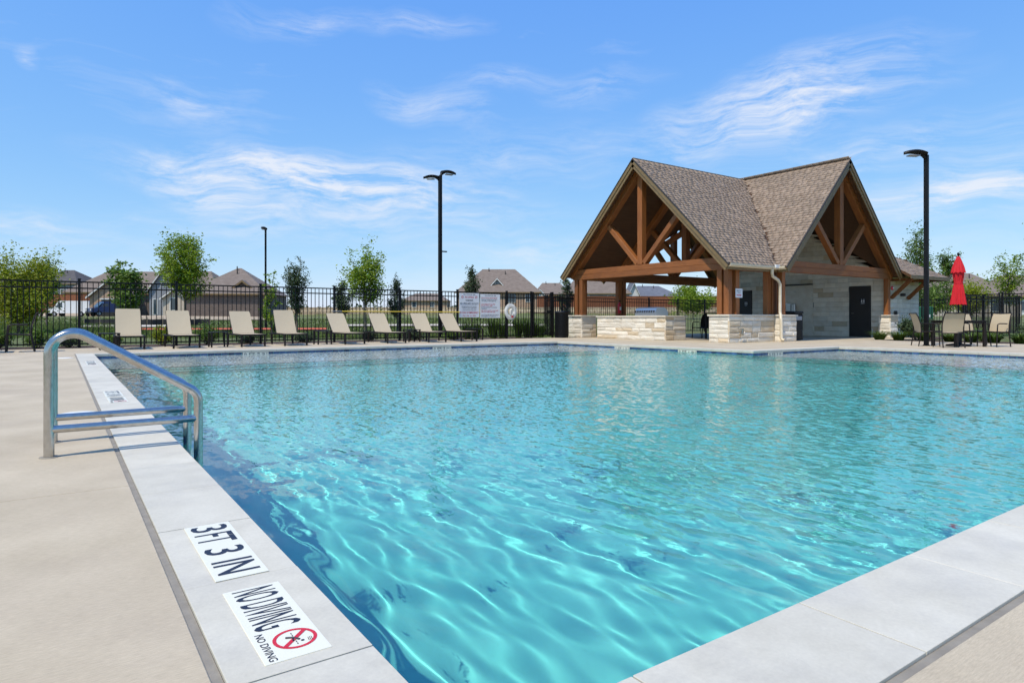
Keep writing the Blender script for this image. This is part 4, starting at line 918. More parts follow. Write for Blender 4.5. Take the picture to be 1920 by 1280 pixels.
    m = MB(); m.tube([(.285 * math.cos(a), -.03 - .012 * math.sin(4 * a), .315 * math.sin(a)) for a in np.linspace(0, 2 * math.pi, 40)], .008, 6); m.tube([(-.16, -.02, -.25), (-.03, -.03, -.42), (0, -.03, -.45), (.03, -.03, -.42), (.18, -.02, -.24)], .008, 6)
    for q in range(6): m.tube([(.05 * math.cos(a * 1.0) + .012 * q - .03, -.05 - .006 * q, .13 * math.sin(a) - .02) for a in np.linspace(0, 2 * math.pi, 18)], .008, 6)
    m.build('rope', MATS['rope'], t); MB().bbox(.0, .10, -.085, -.06, -.235, -.165, .01).build('red_mark', MATS['red_paint'], t)
    # rescue pole hung along the fence
    y = FY - .07; x0, x1 = atY(622, y), atY(862, y); dd = (x0 * SN + y * CS, x1 * SN + y * CS); z = .5 * (zat(583.5, dd[0]) + zat(585, dd[1])); t = thing('rescue_pole', 'long yellow rescue pole hung level along the black fence', 'pole', ((x0 + x1) / 2, y, z)); hl = (x1 - x0) / 2
    MB().tube([(-hl + .35, 0, 0), (hl, 0, 0)], .017, 10).build('shaft', MATS['yellow_paint'], t); MB().tube([(-hl, 0, 0), (-hl + .4, 0, 0)], .013, 10).build('end_tube', MATS['plastic_grey'], t)
    # trash cans
    def can(lab, x, y, R=.27, H=1.05):
        t = thing('trash_can', lab, 'trash can', (x, y, 0)); MB().lathe([(.001, .03), (R * .9, .03), (R * .9, H - .08), (R * .88, H - .06)], n=24).build('liner', MATS['dark_recess'], t)
        n = 34
        for i in range(n): a = 2 * math.pi * i / n; MB().bbox(-.004, .004, -.017, .017, .04, H - .05, .002).build('slat', MATS['black_metal'], t, (R * math.cos(a), R * math.sin(a), 0), a)
        MB().lathe([(R * .97, .0), (R * 1.02, .0), (R * 1.02, .06), (R * .97, .06)], n=28).build('base_ring', MATS['black_metal'], t); MB().lathe([(R * .98, H - .09), (R * 1.03, H - .08), (R * 1.05, H - .01), (R * .9, H + .02), (R * .55, H + .03), (R * .5, H)], n=28).build('rim', MATS['black_metal'], t)
    can('black slatted trash can in front of the gate by the pavilion', 16.72, 20.55)
    t = thing('trash_bin', 'square black bin standing at the end of the stone half wall', 'bin', (21.45, 13.35, 0))
    MB().bbox(-.24, .24, -.24, .24, .02, .95, .02).build('body', MATS['black_metal'], t); MB().bbox(-.26, .26, -.26, .26, .951, 1.04, .02).build('lid', MATS['dark_recess'], t); MB().bbox(-.18, .18, -.244, -.20, .72, .86, .005).build('flap', MATS['plastic_grey'], t)
    for q in (-.2, .2): MB().tube([(q, .2, 1.02), (q, .2, 1.3)], .012, 6).build('stand', MATS['black_metal'], t)
    MB().tube([(-.2, .2, 1.3), (.2, .2, 1.3)], .012, 6).build('bag_rail', MATS['steel'], t)
    # grill on the counter
    t = thing('built_in_grill', 'stainless steel grill hood standing above the stone counter', 'grill', (18.3, 17.15, .88), math.radians(90))
    V = []; prof = [(-.33, .0), (-.34, .10), (-.28, .22), (-.14, .30), (.12, .31), (.28, .26), (.33, .12), (.33, 0)]; w = .52
    for s in (-w, w): V += [(s, a, b + .01) for a, b in prof]
    n = len(prof); m = MB(); m.add(V, [(i, (i + 1) % n, n + (i + 1) % n, n + i) for i in range(n)] + [tuple(range(n))[::-1], tuple(range(n, 2 * n))]); m.build('hood', MATS['grill_steel'], t)
    MB().tube([(-.42, -.36, .13), (-.42, -.42, .13), (.42, -.42, .13), (.42, -.36, .13)], .014, 8).build('handle', MATS['steel'], t)
    for i in range(9): MB().bbox(-.46 + .115 * i, -.40 + .115 * i, .27, .338, .12, .20, .003).build('vent', MATS['dark_recess'], t, None)
    for i in range(4): MB().lathe([(.001, .0), (.024, .0), (.026, -.03)], (-.3 + .2 * i, -.36, -.02), 12).build('knob', MATS['dark_recess'], t)
    # picnic table and stools inside
    t = thing('bar_table', 'dark slatted table standing in shade inside the pavilion', 'table', (21.3, 16.2, 0)); 
    for i in range(7): MB().bbox(-.75, .75, -.42 + .12 * i, -.42 + .12 * i + .11, .98, 1.005, .003).build('slat', MATS['bronze_frame'], t)
    for a in (-.62, .62):
        for b in (-.33, .33): MB().bbox(a - .03, a + .03, b - .03, b + .03, 0, .979, .004).build('leg', MATS['bronze_frame'], t)
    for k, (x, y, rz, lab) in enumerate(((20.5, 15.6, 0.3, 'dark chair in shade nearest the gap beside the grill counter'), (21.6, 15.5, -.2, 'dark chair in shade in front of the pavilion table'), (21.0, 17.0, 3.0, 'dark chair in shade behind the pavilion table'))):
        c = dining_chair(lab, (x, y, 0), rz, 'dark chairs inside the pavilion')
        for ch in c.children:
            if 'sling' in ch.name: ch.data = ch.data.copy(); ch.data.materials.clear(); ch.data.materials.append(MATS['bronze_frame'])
    # things on posts and walls
    t = thing('emergency_sign', 'small white sign with a red arrow on the corner post', 'sign', (18.12, 13.285, 0)); d = 18.3 * SN + 13.28 * CS; z0, z1 = zat(558, d), zat(541, d)
    MB().bbox(-.02, .34, -.004, .004, z0, z1, .002).build('panel', MATS['sign_white'], t); W = .36; H = z1 - z0
    for txt, cy, h, w in (('EMERGENCY', .24, .13, .74), ('PHONE', .46, .12, .42)):
        o = link('lettering', text_mesh(txt, w * W, h * H, MATS['grey_ink'], .01), t); o.rotation_euler = (math.pi / 2, 0, 0); o.location = (-.02 + (1 - w) * W / 2, -.0055, z0 + (1 - cy) * H - h * H / 2)
    a = MB(); zz = z0 + .27 * H; a.box(.03, .235, -.0055, -.004, zz - .015, zz + .015); a.add([(.235, -.0052, zz - .034), (.29, -.0052, zz), (.235, -.0052, zz + .034)], [(0, 1, 2)]); a.build('arrow', MATS['red_ink'], t)
    t = thing('fire_alarm_horn', 'red round alarm horn on the right gable post', 'alarm', (27.90, 12.99, 2.02)); m = MB(); m.lathe([(.001, .06), (.05, .055), (.085, .02), (.09, 0)], n=18); o = m.build('horn', MATS['red_paint'], t); o.rotation_euler = (math.pi / 2, 0, 0)
    m = MB(); m.lathe([(.001, .075), (.035, .07), (.04, .056)], n=14); o = m.build('grille', MATS['white_paint'], t); o.rotation_euler = (math.pi / 2, 0, 0)
    t = thing('fire_extinguisher', 'red fire extinguisher on the dark back post of the pavilion', 'extinguisher', (20.05, 20.66, 1.0)); MB().lathe([(.001, 0), (.07, 0), (.075, .02), (.075, .36), (.05, .43), (.02, .45), (.02, .5)], n=16).build('bottle', MATS['red_paint'], t); MB().bbox(-.02, .06, -.02, .02, .50, .56, .005).build('valve', MATS['dark_recess'], t); MB().bbox(-.05, .05, -.078, -.072, .14, .28, .002).build('label_plate', MATS['white_paint'], t)
    t = thing('hose_bib', 'small metal tap box on the rough face of the stone half wall', 'tap', (18.24, 13.15, .34)); MB().bbox(-.05, .05, -.05, .0, -.10, .12, .012).build('box', MATS['steel'], t); MB().tube([(0, -.05, .0), (0, -.11, -.01), (0, -.12, -.06)], .014, 8).build('spout', MATS['steel'], t)
    t = thing('drinking_fountain', 'dark wall drinking fountain in the restroom alcove', 'fountain', (27.78, 17.35, 0)); MB().bbox(-.36, 0, -.24, .24, .42, .80, .03).build('basin', MATS['black_metal'], t); MB().bbox(-.30, 0, -.2, .2, .1, .419, .02).build('skirt', MATS['black_metal'], t); MB().tube([(-.12, 0, .80), (-.12, 0, .86), (-.17, 0, .88)], .012, 8).build('spout', MATS['steel'], t); MB().bbox(-.10, 0, -.22, .22, 1.05, 1.45, .02).build('bottle_filler', MATS['grill_steel'], t)
handrails(); loungers(); patio(); lamps(); fittings()

# ---------------------------------------------------------------- trees, shrubs, grasses
def leaf_cloud(centers, n, spread, size, rng, flat=.5, aspect=1.8):
    """n small folded leaves scattered round the given points"""
    c = centers[rng.integers(0, len(centers), n)] + rng.normal(0, 1, (n, 3)) * np.array([spread, spread, spread * .8])
    a = rng.normal(0, 1, (n, 3)); a[:, 2] *= flat; a /= np.linalg.norm(a, axis=1)[:, None]
    b = rng.normal(0, 1, (n, 3)); b -= a * (a * b).sum(1)[:, None]; b /= np.linalg.norm(b, axis=1)[:, None]
    s = size * rng.uniform(.6, 1.35, n)[:, None]; h = s / aspect
    nn = np.cross(a, b)
    V = np.stack([c - a * s * .5, c + b * h * .5 + nn * h * .12, c + a * s * .5, c - b * h * .5 + nn * h * .12], 1).reshape(-1, 3)
    F = np.arange(n * 4).reshape(-1, 4); return V, F
def tree(name, label, u, d, v_top, v_low, w_px, leaf, n, size, seed, shape='round', lean=0.0, limbs=26, spread=.13, stakes=False, gr=None):
    rng = np.random.default_rng(seed); x, y = cw(u, d); z0 = ground_z(x, y) if d > 24 else -.03; k = d / FPX
    top = zat(v_top, d) - z0; low = zat(v_low, d) - z0; R = w_px * k / 2
    t = thing(name, label, 'tree', (x, y, z0), rng.uniform(0, 6.28), gr or 'young trees beyond the fence')
    zc, hz = (top + low) / 2, (top - low) / 2
    tr = MB(); th = low + hz * .9; rad = .022 + top * .0095
    trunk = [Vector((lean * q * q + .03 * math.sin(5 * q), .03 * math.sin(4 * q + 1), th * q)) for q in np.linspace(0, 1, 7)]
    tr.tube(trunk, [rad * (1 - .72 * i / 6) for i in range(7)], 8); pts = []
    for i in range(limbs):
        while True:
            p = rng.uniform(-1, 1, 3)
            if .25 < np.linalg.norm(p) < 1: break
        if shape == 'oak': p[:2] *= (1 - .55 * max(0, p[2])) * (.65 + .35 * (1 - abs(p[2])))
        if shape == 'vase': p[:2] *= .55 + .45 * (p[2] * .5 + .5)
        tgt = Vector((p[0] * R + lean, p[1] * R, zc + p[2] * hz))
        rise = (tgt.xy - Vector((lean * .6, 0))).length * (1.0 if shape != 'oak' else 1.5) + .12
        zs = max(low * .82, min(th * .97, tgt.z - rise)); q = zs / th; st = Vector((lean * q * q, 0, zs))
        mid = st.lerp(tgt, .5) + Vector((rng.normal(0, .06), rng.normal(0, .06), -.10 * rise)); br = [st, st.lerp(mid, .55), mid, mid.lerp(tgt, .55) + Vector((0, 0, .02)), tgt]
        tr.tube(br, [rad * .36, rad * .30, rad * .22, rad * .14, .004], 5)
        for j in range(9): f = .35 + .65 * (j + rng.uniform(0, 1)) / 9; f = min(f, 1); q = mid.lerp(tgt, max(0, (f - .5) * 2)) if f > .5 else st.lerp(mid, f * 2); pts.append((q.x, q.y, q.z))
        for _ in range(3):     # twigs
            f = rng.uniform(.45, 1); q = st.lerp(tgt, f); e = q + Vector(rng.normal(0, 1, 3)) * R * .16 + Vector((0, 0, R * .10)); tr.tube([q, e], [.006, .003], 4, False)
            pts += [tuple(q.lerp(e, g)) for g in (.5, .8, 1.0, 1.15)]
    tr.build('trunk', MATS['bark'], t)
    n = int(n * 1.7); V, F = leaf_cloud(np.array(pts), n, spread * (.36 + .36 * R), size * 1.42, rng)
    link('crown', np_mesh('crown', V, F, MATS[leaf], False, rng.uniform(0, 1, n)), t)
    if stakes:
        for s in (-1, 1): MB().tube([(s * .62, .1 * s, -.05), (s * .06, 0, low * .75 + .2)], .012, 6).build('stake', MATS['stake'], t)
    return t
def shrub(label, x, y, h, w, leaf, seed, n=1500, size=.062, z=-.02, group='low shrubs in the mulch beds'):
    rng = np.random.default_rng(seed); t = thing('shrub', label, 'shrub', (x, y, z), rng.uniform(0, 6.28), group); st = MB(); pts = []
    for i in range(22):
        a = rng.uniform(0, 6.28); r = w * .5 * math.sqrt(rng.uniform(0, 1)); e = Vector((r * math.cos(a), r * math.sin(a), h * rng.uniform(.55, 1.0) * (1 - .35 * (r / (w * .5)) ** 2))); st.tube([(e.x * .15, e.y * .15, 0), e * .6, e], [.008, .006, .003], 4, False)
        pts += [tuple(e * f) for f in (.45, .6, .75, .9, 1.0)]
    st.build('stem', MATS['bark'], t); V, F = leaf_cloud(np.array(pts), n, .06 * w + .02, size, rng, .8); link('foliage', np_mesh('foliage', V, F, MATS[leaf], False, rng.uniform(0, 1, n)), t)
def blades(rng, n, cx, cy, r, h, arch, w):
    a = rng.uniform(0, 2 * np.pi, n); rr = r * np.sqrt(rng.uniform(0, 1, n)); bx, by = cx + rr * np.cos(a), cy + rr * np.sin(a); a2 = a + rng.normal(0, .6, n); hh = h * rng.uniform(.55, 1.1, n); ar = arch * hh * rng.uniform(.4, 1.2, n); sx, sy = -np.sin(a2) * w, np.cos(a2) * w
    V = []
    for f, ww in ((0, 1.0), (.45, .9), (.8, .55), (1.0, .08)):
        px, py = bx + np.cos(a2) * ar * f ** 1.8, by + np.sin(a2) * ar * f ** 1.8; pz = hh * (f - .28 * f ** 3 * min(1, arch))
        V += [np.stack([px - sx * ww, py - sy * ww, pz], -1), np.stack([px + sx * ww, py + sy * ww, pz], -1)]
    V = np.stack(V, 1).reshape(-1, 3); b = np.arange(n) * 8; F = np.concatenate([np.stack([b + 2 * i, b + 2 * i + 1, b + 2 * i + 3, b + 2 * i + 2], -1) for i in range(3)]); return V, F
def grass_clump(label, x, y, h, r, seed, n=130, arch=.7, w=.006, z=-.02, leaf='leaf_grass', group='ornamental grasses in the mulch beds'):
    rng = np.random.default_rng(seed); V, F = blades(rng, n, 0, 0, r * .35, h, arch, w); o = link('ornamental_grass', np_mesh('ornamental_grass', V, F, MATS[leaf], False, np.tile(rng.uniform(0, 1, n), 3))); o.location = (x, y, z); tag(o, label, 'grass clump', group)
def planting():
    tree('young_tree', 'dense yellow green tree at the left edge beyond the fence', 36, 34, 468, 600, 134, 'leaf_yellow', 9000, .09, 1, limbs=54, spread=.26, stakes=True)
    tree('young_tree', 'small dark green tree half hidden behind the dense yellow green one', 88, 47, 474, 560, 48, 'leaf_green', 1800, .10, 2, limbs=22, spread=.2)
    tree('young_tree', 'dark green broad leaved young tree in front of the tan brick house', 236, 31, 478, 580, 98, 'leaf_green', 1700, .125, 3, 'vase', limbs=24, spread=.16, stakes=True)
    tree('young_tree', 'tall bright green tree in front of the white gabled house', 346, 36, 437, 552, 104, 'leaf_bright', 5600, .095, 4, limbs=44, spread=.19)
    tree('young_tree', 'thin sparse yellow green sapling beside the distant lamp post', 508, 28, 497, 622, 52, 'leaf_bright', 620, .075, 5, limbs=17, spread=.09)
    tree('young_oak', 'dark narrow oak right of the distant lamp post', 557, 33, 476, 582, 66, 'leaf_dark', 3300, .062, 6, 'oak', limbs=44, spread=.12)
    tree('young_tree', 'wide light green tree in the middle of the fence line', 684, 33, 455, 568, 116, 'leaf_bright', 3400, .088, 7, 'vase', limbs=34, spread=.17)
    tree('young_oak', 'dark bushy oak partly behind the wide light green tree', 641, 37, 517, 590, 52, 'leaf_dark', 2100, .07, 8, 'oak', limbs=28, spread=.14)
    tree('young_oak', 'small dark oak left of the two headed lamp post', 744, 34, 513, 590, 48, 'leaf_dark', 2000, .058, 9, 'oak', limbs=30, spread=.11)
    tree('young_oak', 'slim dark oak rising behind the warning signs', 884, 32, 489, 575, 42, 'leaf_dark', 1700, .06, 10, 'oak', limbs=26, spread=.10)
    tree('young_oak', 'slim dark oak beside the left end of the pavilion', 1061, 33, 500, 600, 36, 'leaf_dark', 1700, .06, 11, 'oak', limbs=26, spread=.10)
    tree('garden_tree', 'round bright yellow green tree seen under the pavilion roof', 1300, 72, 534, 580, 90, 'leaf_bright', 3600, .17, 12, limbs=44, spread=.22, gr='garden trees by the houses')
    tree('young_tree', 'tall airy light green tree behind the right lamp post', 1722, 46, 420, 585, 96, 'leaf_green', 3000, .10, 13, 'oak', limbs=52, spread=.13)
    tree('young_tree', 'airy light green tree between the lamp post and the red umbrella', 1776, 43, 455, 585, 62, 'leaf_green', 1600, .095, 14, 'oak', limbs=30, spread=.12)
    tree('young_tree', 'sparse light green tree right of the red umbrella', 1892, 37, 463, 570, 84, 'leaf_bright', 1500, .085, 15, 'vase', limbs=26, spread=.14)
    tree('young_tree', 'tall tree cut by the right edge of the picture', 1968, 33, 392, 540, 130, 'leaf_green', 2200, .09, 16, 'vase', limbs=30, spread=.16)
    tree('garden_tree', 'low yellow green tree behind the closed red umbrella', 1822, 55, 530, 580, 100, 'leaf_yellow', 3200, .12, 17, limbs=40, spread=.22, gr='garden trees by the houses')
    tree('garden_tree', 'low dense green tree behind the set back fence', 1748, 60, 525, 585, 70, 'leaf_green', 2600, .12, 18, limbs=36, spread=.22, gr='garden trees by the houses')
    for k, (u, y, h, w, leaf, lab) in enumerate(((-5, 22.1, .55, .8, 'leaf_green', 'green shrub behind the fence at the left edge'), (68, 22.0, .5, .8, 'leaf_green', 'green shrub behind the fence under the dense yellow green tree'), (128, 21.9, .45, .75, 'leaf_dark', 'dark shrub behind the fence seen through the handrail bend'),
                                                (208, 22.0, .42, .6, 'leaf_green', 'green shrub behind the first lounger and its side table'), (306, 22.0, .62, .62, 'leaf_yellow', 'upright yellow green shrub between the first and second loungers'), (388, 21.9, .70, .75, 'leaf_green', 'bushy green shrub between the second and third loungers'),
                                                (462, 22.2, .35, .7, 'leaf_dark', 'low dark shrub under the third lounger'), (572, 22.2, .35, .7, 'leaf_dark', 'low dark shrub behind the fourth lounger'), (690, 22.2, .38, .7, 'leaf_dark', 'low dark shrub behind the fifth lounger'), (775, 22.0, .34, .8, 'leaf_dark', 'low dark shrub behind the seventh lounger'),
                                                (848, 22.1, .36, .7, 'leaf_green', 'low green shrub behind the eighth lounger'))):
        shrub(lab, atY(u, y), y, h, w, leaf, 40 + k)
    for k, (u, y, h) in enumerate(((876, 22.0, .78), (893, 22.2, .72), (925, 22.0, .85), (942, 22.3, .80), (972, 22.0, .90), (988, 22.2, .88), (1002, 22.5, .8), (1014, 22.0, .62))):
        grass_clump('upright green grass clump behind the fence, ' + ORD[k] + ' from the warning signs towards the gate', atY(u, y), y, h, .34, 60 + k, 260, .38, .012)
    for k, (x, y, h, r, lab) in enumerate(((24.85, 12.0, .46, .40, 'arching grass clump at the foot of the restroom pier'), (25.0, 11.4, .46, .40, 'arching grass clump in front of the dark restroom shrub'), (25.2, 10.65, .46, .40, 'arching grass clump left of the patio chairs'), (25.0, 9.75, .44, .40, 'arching grass clump behind the lamp post base'),
                                           (24.9, 9.1, .46, .40, 'arching grass clump behind the patio table, lamp post side'), (24.9, 8.45, .46, .40, 'arching grass clump straight behind the patio table'), (24.95, 7.75, .48, .42, 'arching grass clump behind the right patio chair'), (24.9, 7.05, .46, .40, 'arching grass clump near the right edge of the picture'), (24.9, 6.4, .46, .40, 'arching grass clump at the right edge of the picture'))):
        grass_clump(lab, x, y, h, r, 80 + k, 230, 1.1, .011)
    shrub('dark rounded shrub against the restroom wall', 26.0, 11.25, 1.0, 1.15, 'leaf_dark', 95, 3800, .07); shrub('dark tall shrub by the right hand gate', 27.3, 8.0, .95, 1.1, 'leaf_dark', 96, 2400, .055)
    shrub('green shrub at the right edge beyond the fence', 29.5, 8.6, .8, 1.1, 'leaf_green', 97, 1800, .055); shrub('green shrub behind the patio table in the bed', 26.3, 9.2, .5, .9, 'leaf_green', 98, 1400, .05)
    # rough grass, too fine to count
    rng = np.random.default_rng(5); n = 46000; u = rng.uniform(-60, 1130, n); d = 28 + 40 * rng.uniform(0, 1, n) ** 1.5; L = (u - 960) / FPX * d; X, Y = L * CS + d * SN, -L * SN + d * CS
    ok = (Y > 23.1) & ~((d > 37.8) & (d < 42) & (u > 255) & (u < 640)); X, Y, d = X[ok], Y[ok], d[ok]; n = len(X)
    h = rng.uniform(.05, .16, n) * (1 + 1.2 * ((X < 4) & (d > 34) & (d < 52))); w = .012 + .0006 * d; a = rng.uniform(0, 6.28, n); lx, ly = rng.normal(0, .05, n), rng.normal(0, .05, n)
    Z = np.array([ground_z(p, q) for p, q in zip(X, Y)]) - .01
    V = np.stack([np.stack([X - np.cos(a) * w, Y - np.sin(a) * w, Z], -1), np.stack([X + np.cos(a) * w, Y + np.sin(a) * w, Z], -1), np.stack([X + lx, Y + ly, Z + h], -1)], 1).reshape(-1, 3)
    tag(link('rough_grass', np_mesh('rough_grass', V, np.arange(n * 3).reshape(-1, 3), MATS['grass_blades'])), 'rough uneven grass beyond the fence', 'grass', kind='stuff')
planting()

# ---------------------------------------------------------------- beyond the fence: paths, walls, houses, vehicles
def strip(name, label, cat, u0, u1, d0, d1, m, lift=.10, n=24, kind='structure'):
    b = MB(); V = []
    for i in range(n + 1):
        u = u0 + (u1 - u0) * i / n
        for d in (d0, d1): x, y = cw(u, d); V.append((x, y, ground_z(x, y) + lift + .25))
    zmax = [v[2] - .25 for v in V]; V = [(v[0], v[1], z) for v, z in zip(V, zmax)]
    b.add(V, [(2 * i, 2 * i + 2, 2 * i + 3, 2 * i + 1) for i in range(n)], True); return tag(b.build(name, MATS[m]), label, cat, kind=kind)
def house(label, u, d, w, dep, eave, ridge, wall, roof, z0=None, yaw=0.0, ridge_len=.4, over=.4, windows=(), gables=(), cat='house', side=None, wname='window'):
    """hip-roofed house; local x to the right of the view, y away; windows (x, z, w, h); gables (x, w, eave, ridge, out, wall)"""
    x, y = cw(u, d); z = ground_z(x, y) if z0 is None else z0; t = thing('house', label, cat, (x, y, z - .05), -TH + yaw, 'houses beyond the pool')
    MB().box(-w / 2, w / 2, 0, dep, 0, eave).build('wall', MATS[wall], t)
    a, b = w / 2 + over, dep + over; rl = ridge_len * w / 2; ym = dep / 2; e = eave - .12
    V = [(-a, -over, e), (a, -over, e), (a, b, e), (-a, b, e), (-rl, ym, ridge), (rl, ym, ridge)]
    r = MB().add(V, [(0, 1, 5, 4), (1, 2, 5), (2, 3, 4, 5), (3, 0, 4), (3, 2, 1, 0)]).build('roof', MATS[roof], t)
    MB().box(-a, a, -over - .03, -over, e - .16, e + .02).build('fascia', MATS['trim_paint'], r)
    for k, (vx, vy) in enumerate(((-rl * .6, ym * .9), (rl * .4, ym * .75))):
        zz = e + (ridge - e) * (vy + over) / (ym + over); MB().tube([(vx, vy, zz - .1), (vx, vy, zz + .55)], .07, 8).build('vent_pipe', MATS['dark_edge'], r)
    def win(px, py, pz, ww, hh, par):
        f = MB().box(px - ww / 2 - .09, px + ww / 2 + .09, py - .06, py - .001, pz - .09, pz + hh + .09).build(wname, MATS['siding_white'], par)
        n = 2 if ww > .9 else 1
        for i in range(n): q = ww / n; MB().box(px - ww / 2 + q * i + .03, px - ww / 2 + q * (i + 1) - .03, py - .075, py - .061, pz, pz + hh).build('pane', MATS['window_glass'], f)
    for (wx, wz, ww, wh) in windows: win(wx, 0, wz, ww, wh, t)
    for (gx, gw, ge, gr, out, gwall, gwin) in gables:
        p = [(gx - gw / 2, -out, 0), (gx + gw / 2, -out, 0), (gx + gw / 2, -out, ge), (gx, -out, gr), (gx - gw / 2, -out, ge)]
        g = MB().slab(p, (0, out + dep * .45, 0)).build('gable', MATS[gwall], t); o = .35; sl = (gr - ge) / (gw / 2)
        for s in (-1, 1):
            q = [(gx + s * (gw / 2 + o), -out - o, ge - o * sl + .06), (gx, -out - o, gr + .06), (gx, dep * .45, gr + .06), (gx + s * (gw / 2 + o), dep * .45, ge - o * sl + .06)]
            MB().slab(q, (0, 0, .14)).build('gable_roof', MATS[roof], g)
            c = [(gx + s * (gw / 2 + o), -out - o - .04, ge - o * sl - .10), (gx, -out - o - .04, gr - .10), (gx, -out - o - .04, gr + .12), (gx + s * (gw / 2 + o), -out - o - .04, ge - o * sl + .12)]
            MB().slab(c, (0, .035, 0)).build('gable_trim', MATS['siding_white' if gwall != 'brick_grey' else 'trim_paint'], g)
        for (wx, wz, ww, wh) in gwin: win(wx, -out, wz, ww, wh, g)
    return t
def van(label, u, d, rz, body, L=5.2, W=1.95, H=2.0, pickup=False):
    x, y = cw(u, d); t = thing('van' if not pickup else 'service_truck', label, 'van' if not pickup else 'truck', (x, y, ground_z(x, y)), rz, 'work vehicles by the houses')
    p = [(-L / 2, .45), (-L / 2, .95), (-L / 2 + .75, 1.12), (-L / 2 + 1.35, H - .12), (-L / 2 + 1.7, H), (L / 2 - .06, H - .02), (L / 2, H - .4), (L / 2, .45)] if not pickup else [(-L / 2, .5), (-L / 2, 1.0), (-L / 2 + 1.0, 1.1), (-L / 2 + 1.5, H - .05), (-L / 2 + 2.6, H), (-L / 2 + 2.8, 1.15), (L / 2, 1.15), (L / 2, .5)]
    MB().slab([(a, -W / 2, b) for a, b in p], (0, W, 0)).build('body', MATS[body], t)
    for s in (-1, 1):
        yy = s * (W / 2 + .004); MB().slab([(-L / 2 + 1.02, yy, 1.22), (-L / 2 + 1.9, yy, 1.22), (-L / 2 + 1.9, yy, H - .28), (-L / 2 + 1.42, yy, H - .28)], (0, .006 * s, 0)).build('side_window', MATS['window_glass'], t)
        for wx in (-L / 2 + .85, L / 2 - 1.05):
            w = MB().tube([(wx, s * (W / 2 - .2), .34), (wx, s * (W / 2 + .015), .34)], .34, 18).build('wheel', MATS['tyre'], t); MB().tube([(wx, s * (W / 2 + .016), .34), (wx, s * (W / 2 + .03), .34)], .19, 14).build('rim', MATS['plastic_grey'], w)
        MB().box(-L / 2 - .012, -L / 2 + .02, s * .72 - .16, s * .72 + .16, .72, .9).build('headlight', MATS['marker_tile'], t)
    MB().slab([(-L / 2 + .80, -W / 2 + .14, 1.17), (-L / 2 + .80, W / 2 - .14, 1.17), (-L / 2 + 1.33, W / 2 - .2, H - .17), (-L / 2 + 1.33, -W / 2 + .2, H - .17)], (-.02, 0, .012)).build('windscreen', MATS['window_glass'], t)
    MB().box(L / 2 - .001, L / 2 + .012, -W / 2 + .15, W / 2 - .15, 1.2, H - .3).build('rear_window', MATS['window_glass'], t); MB().box(-L / 2 - .06, -L / 2 + .1, -W / 2, W / 2, .38, .56).build('bumper', MATS['dark_edge'], t)
    return t
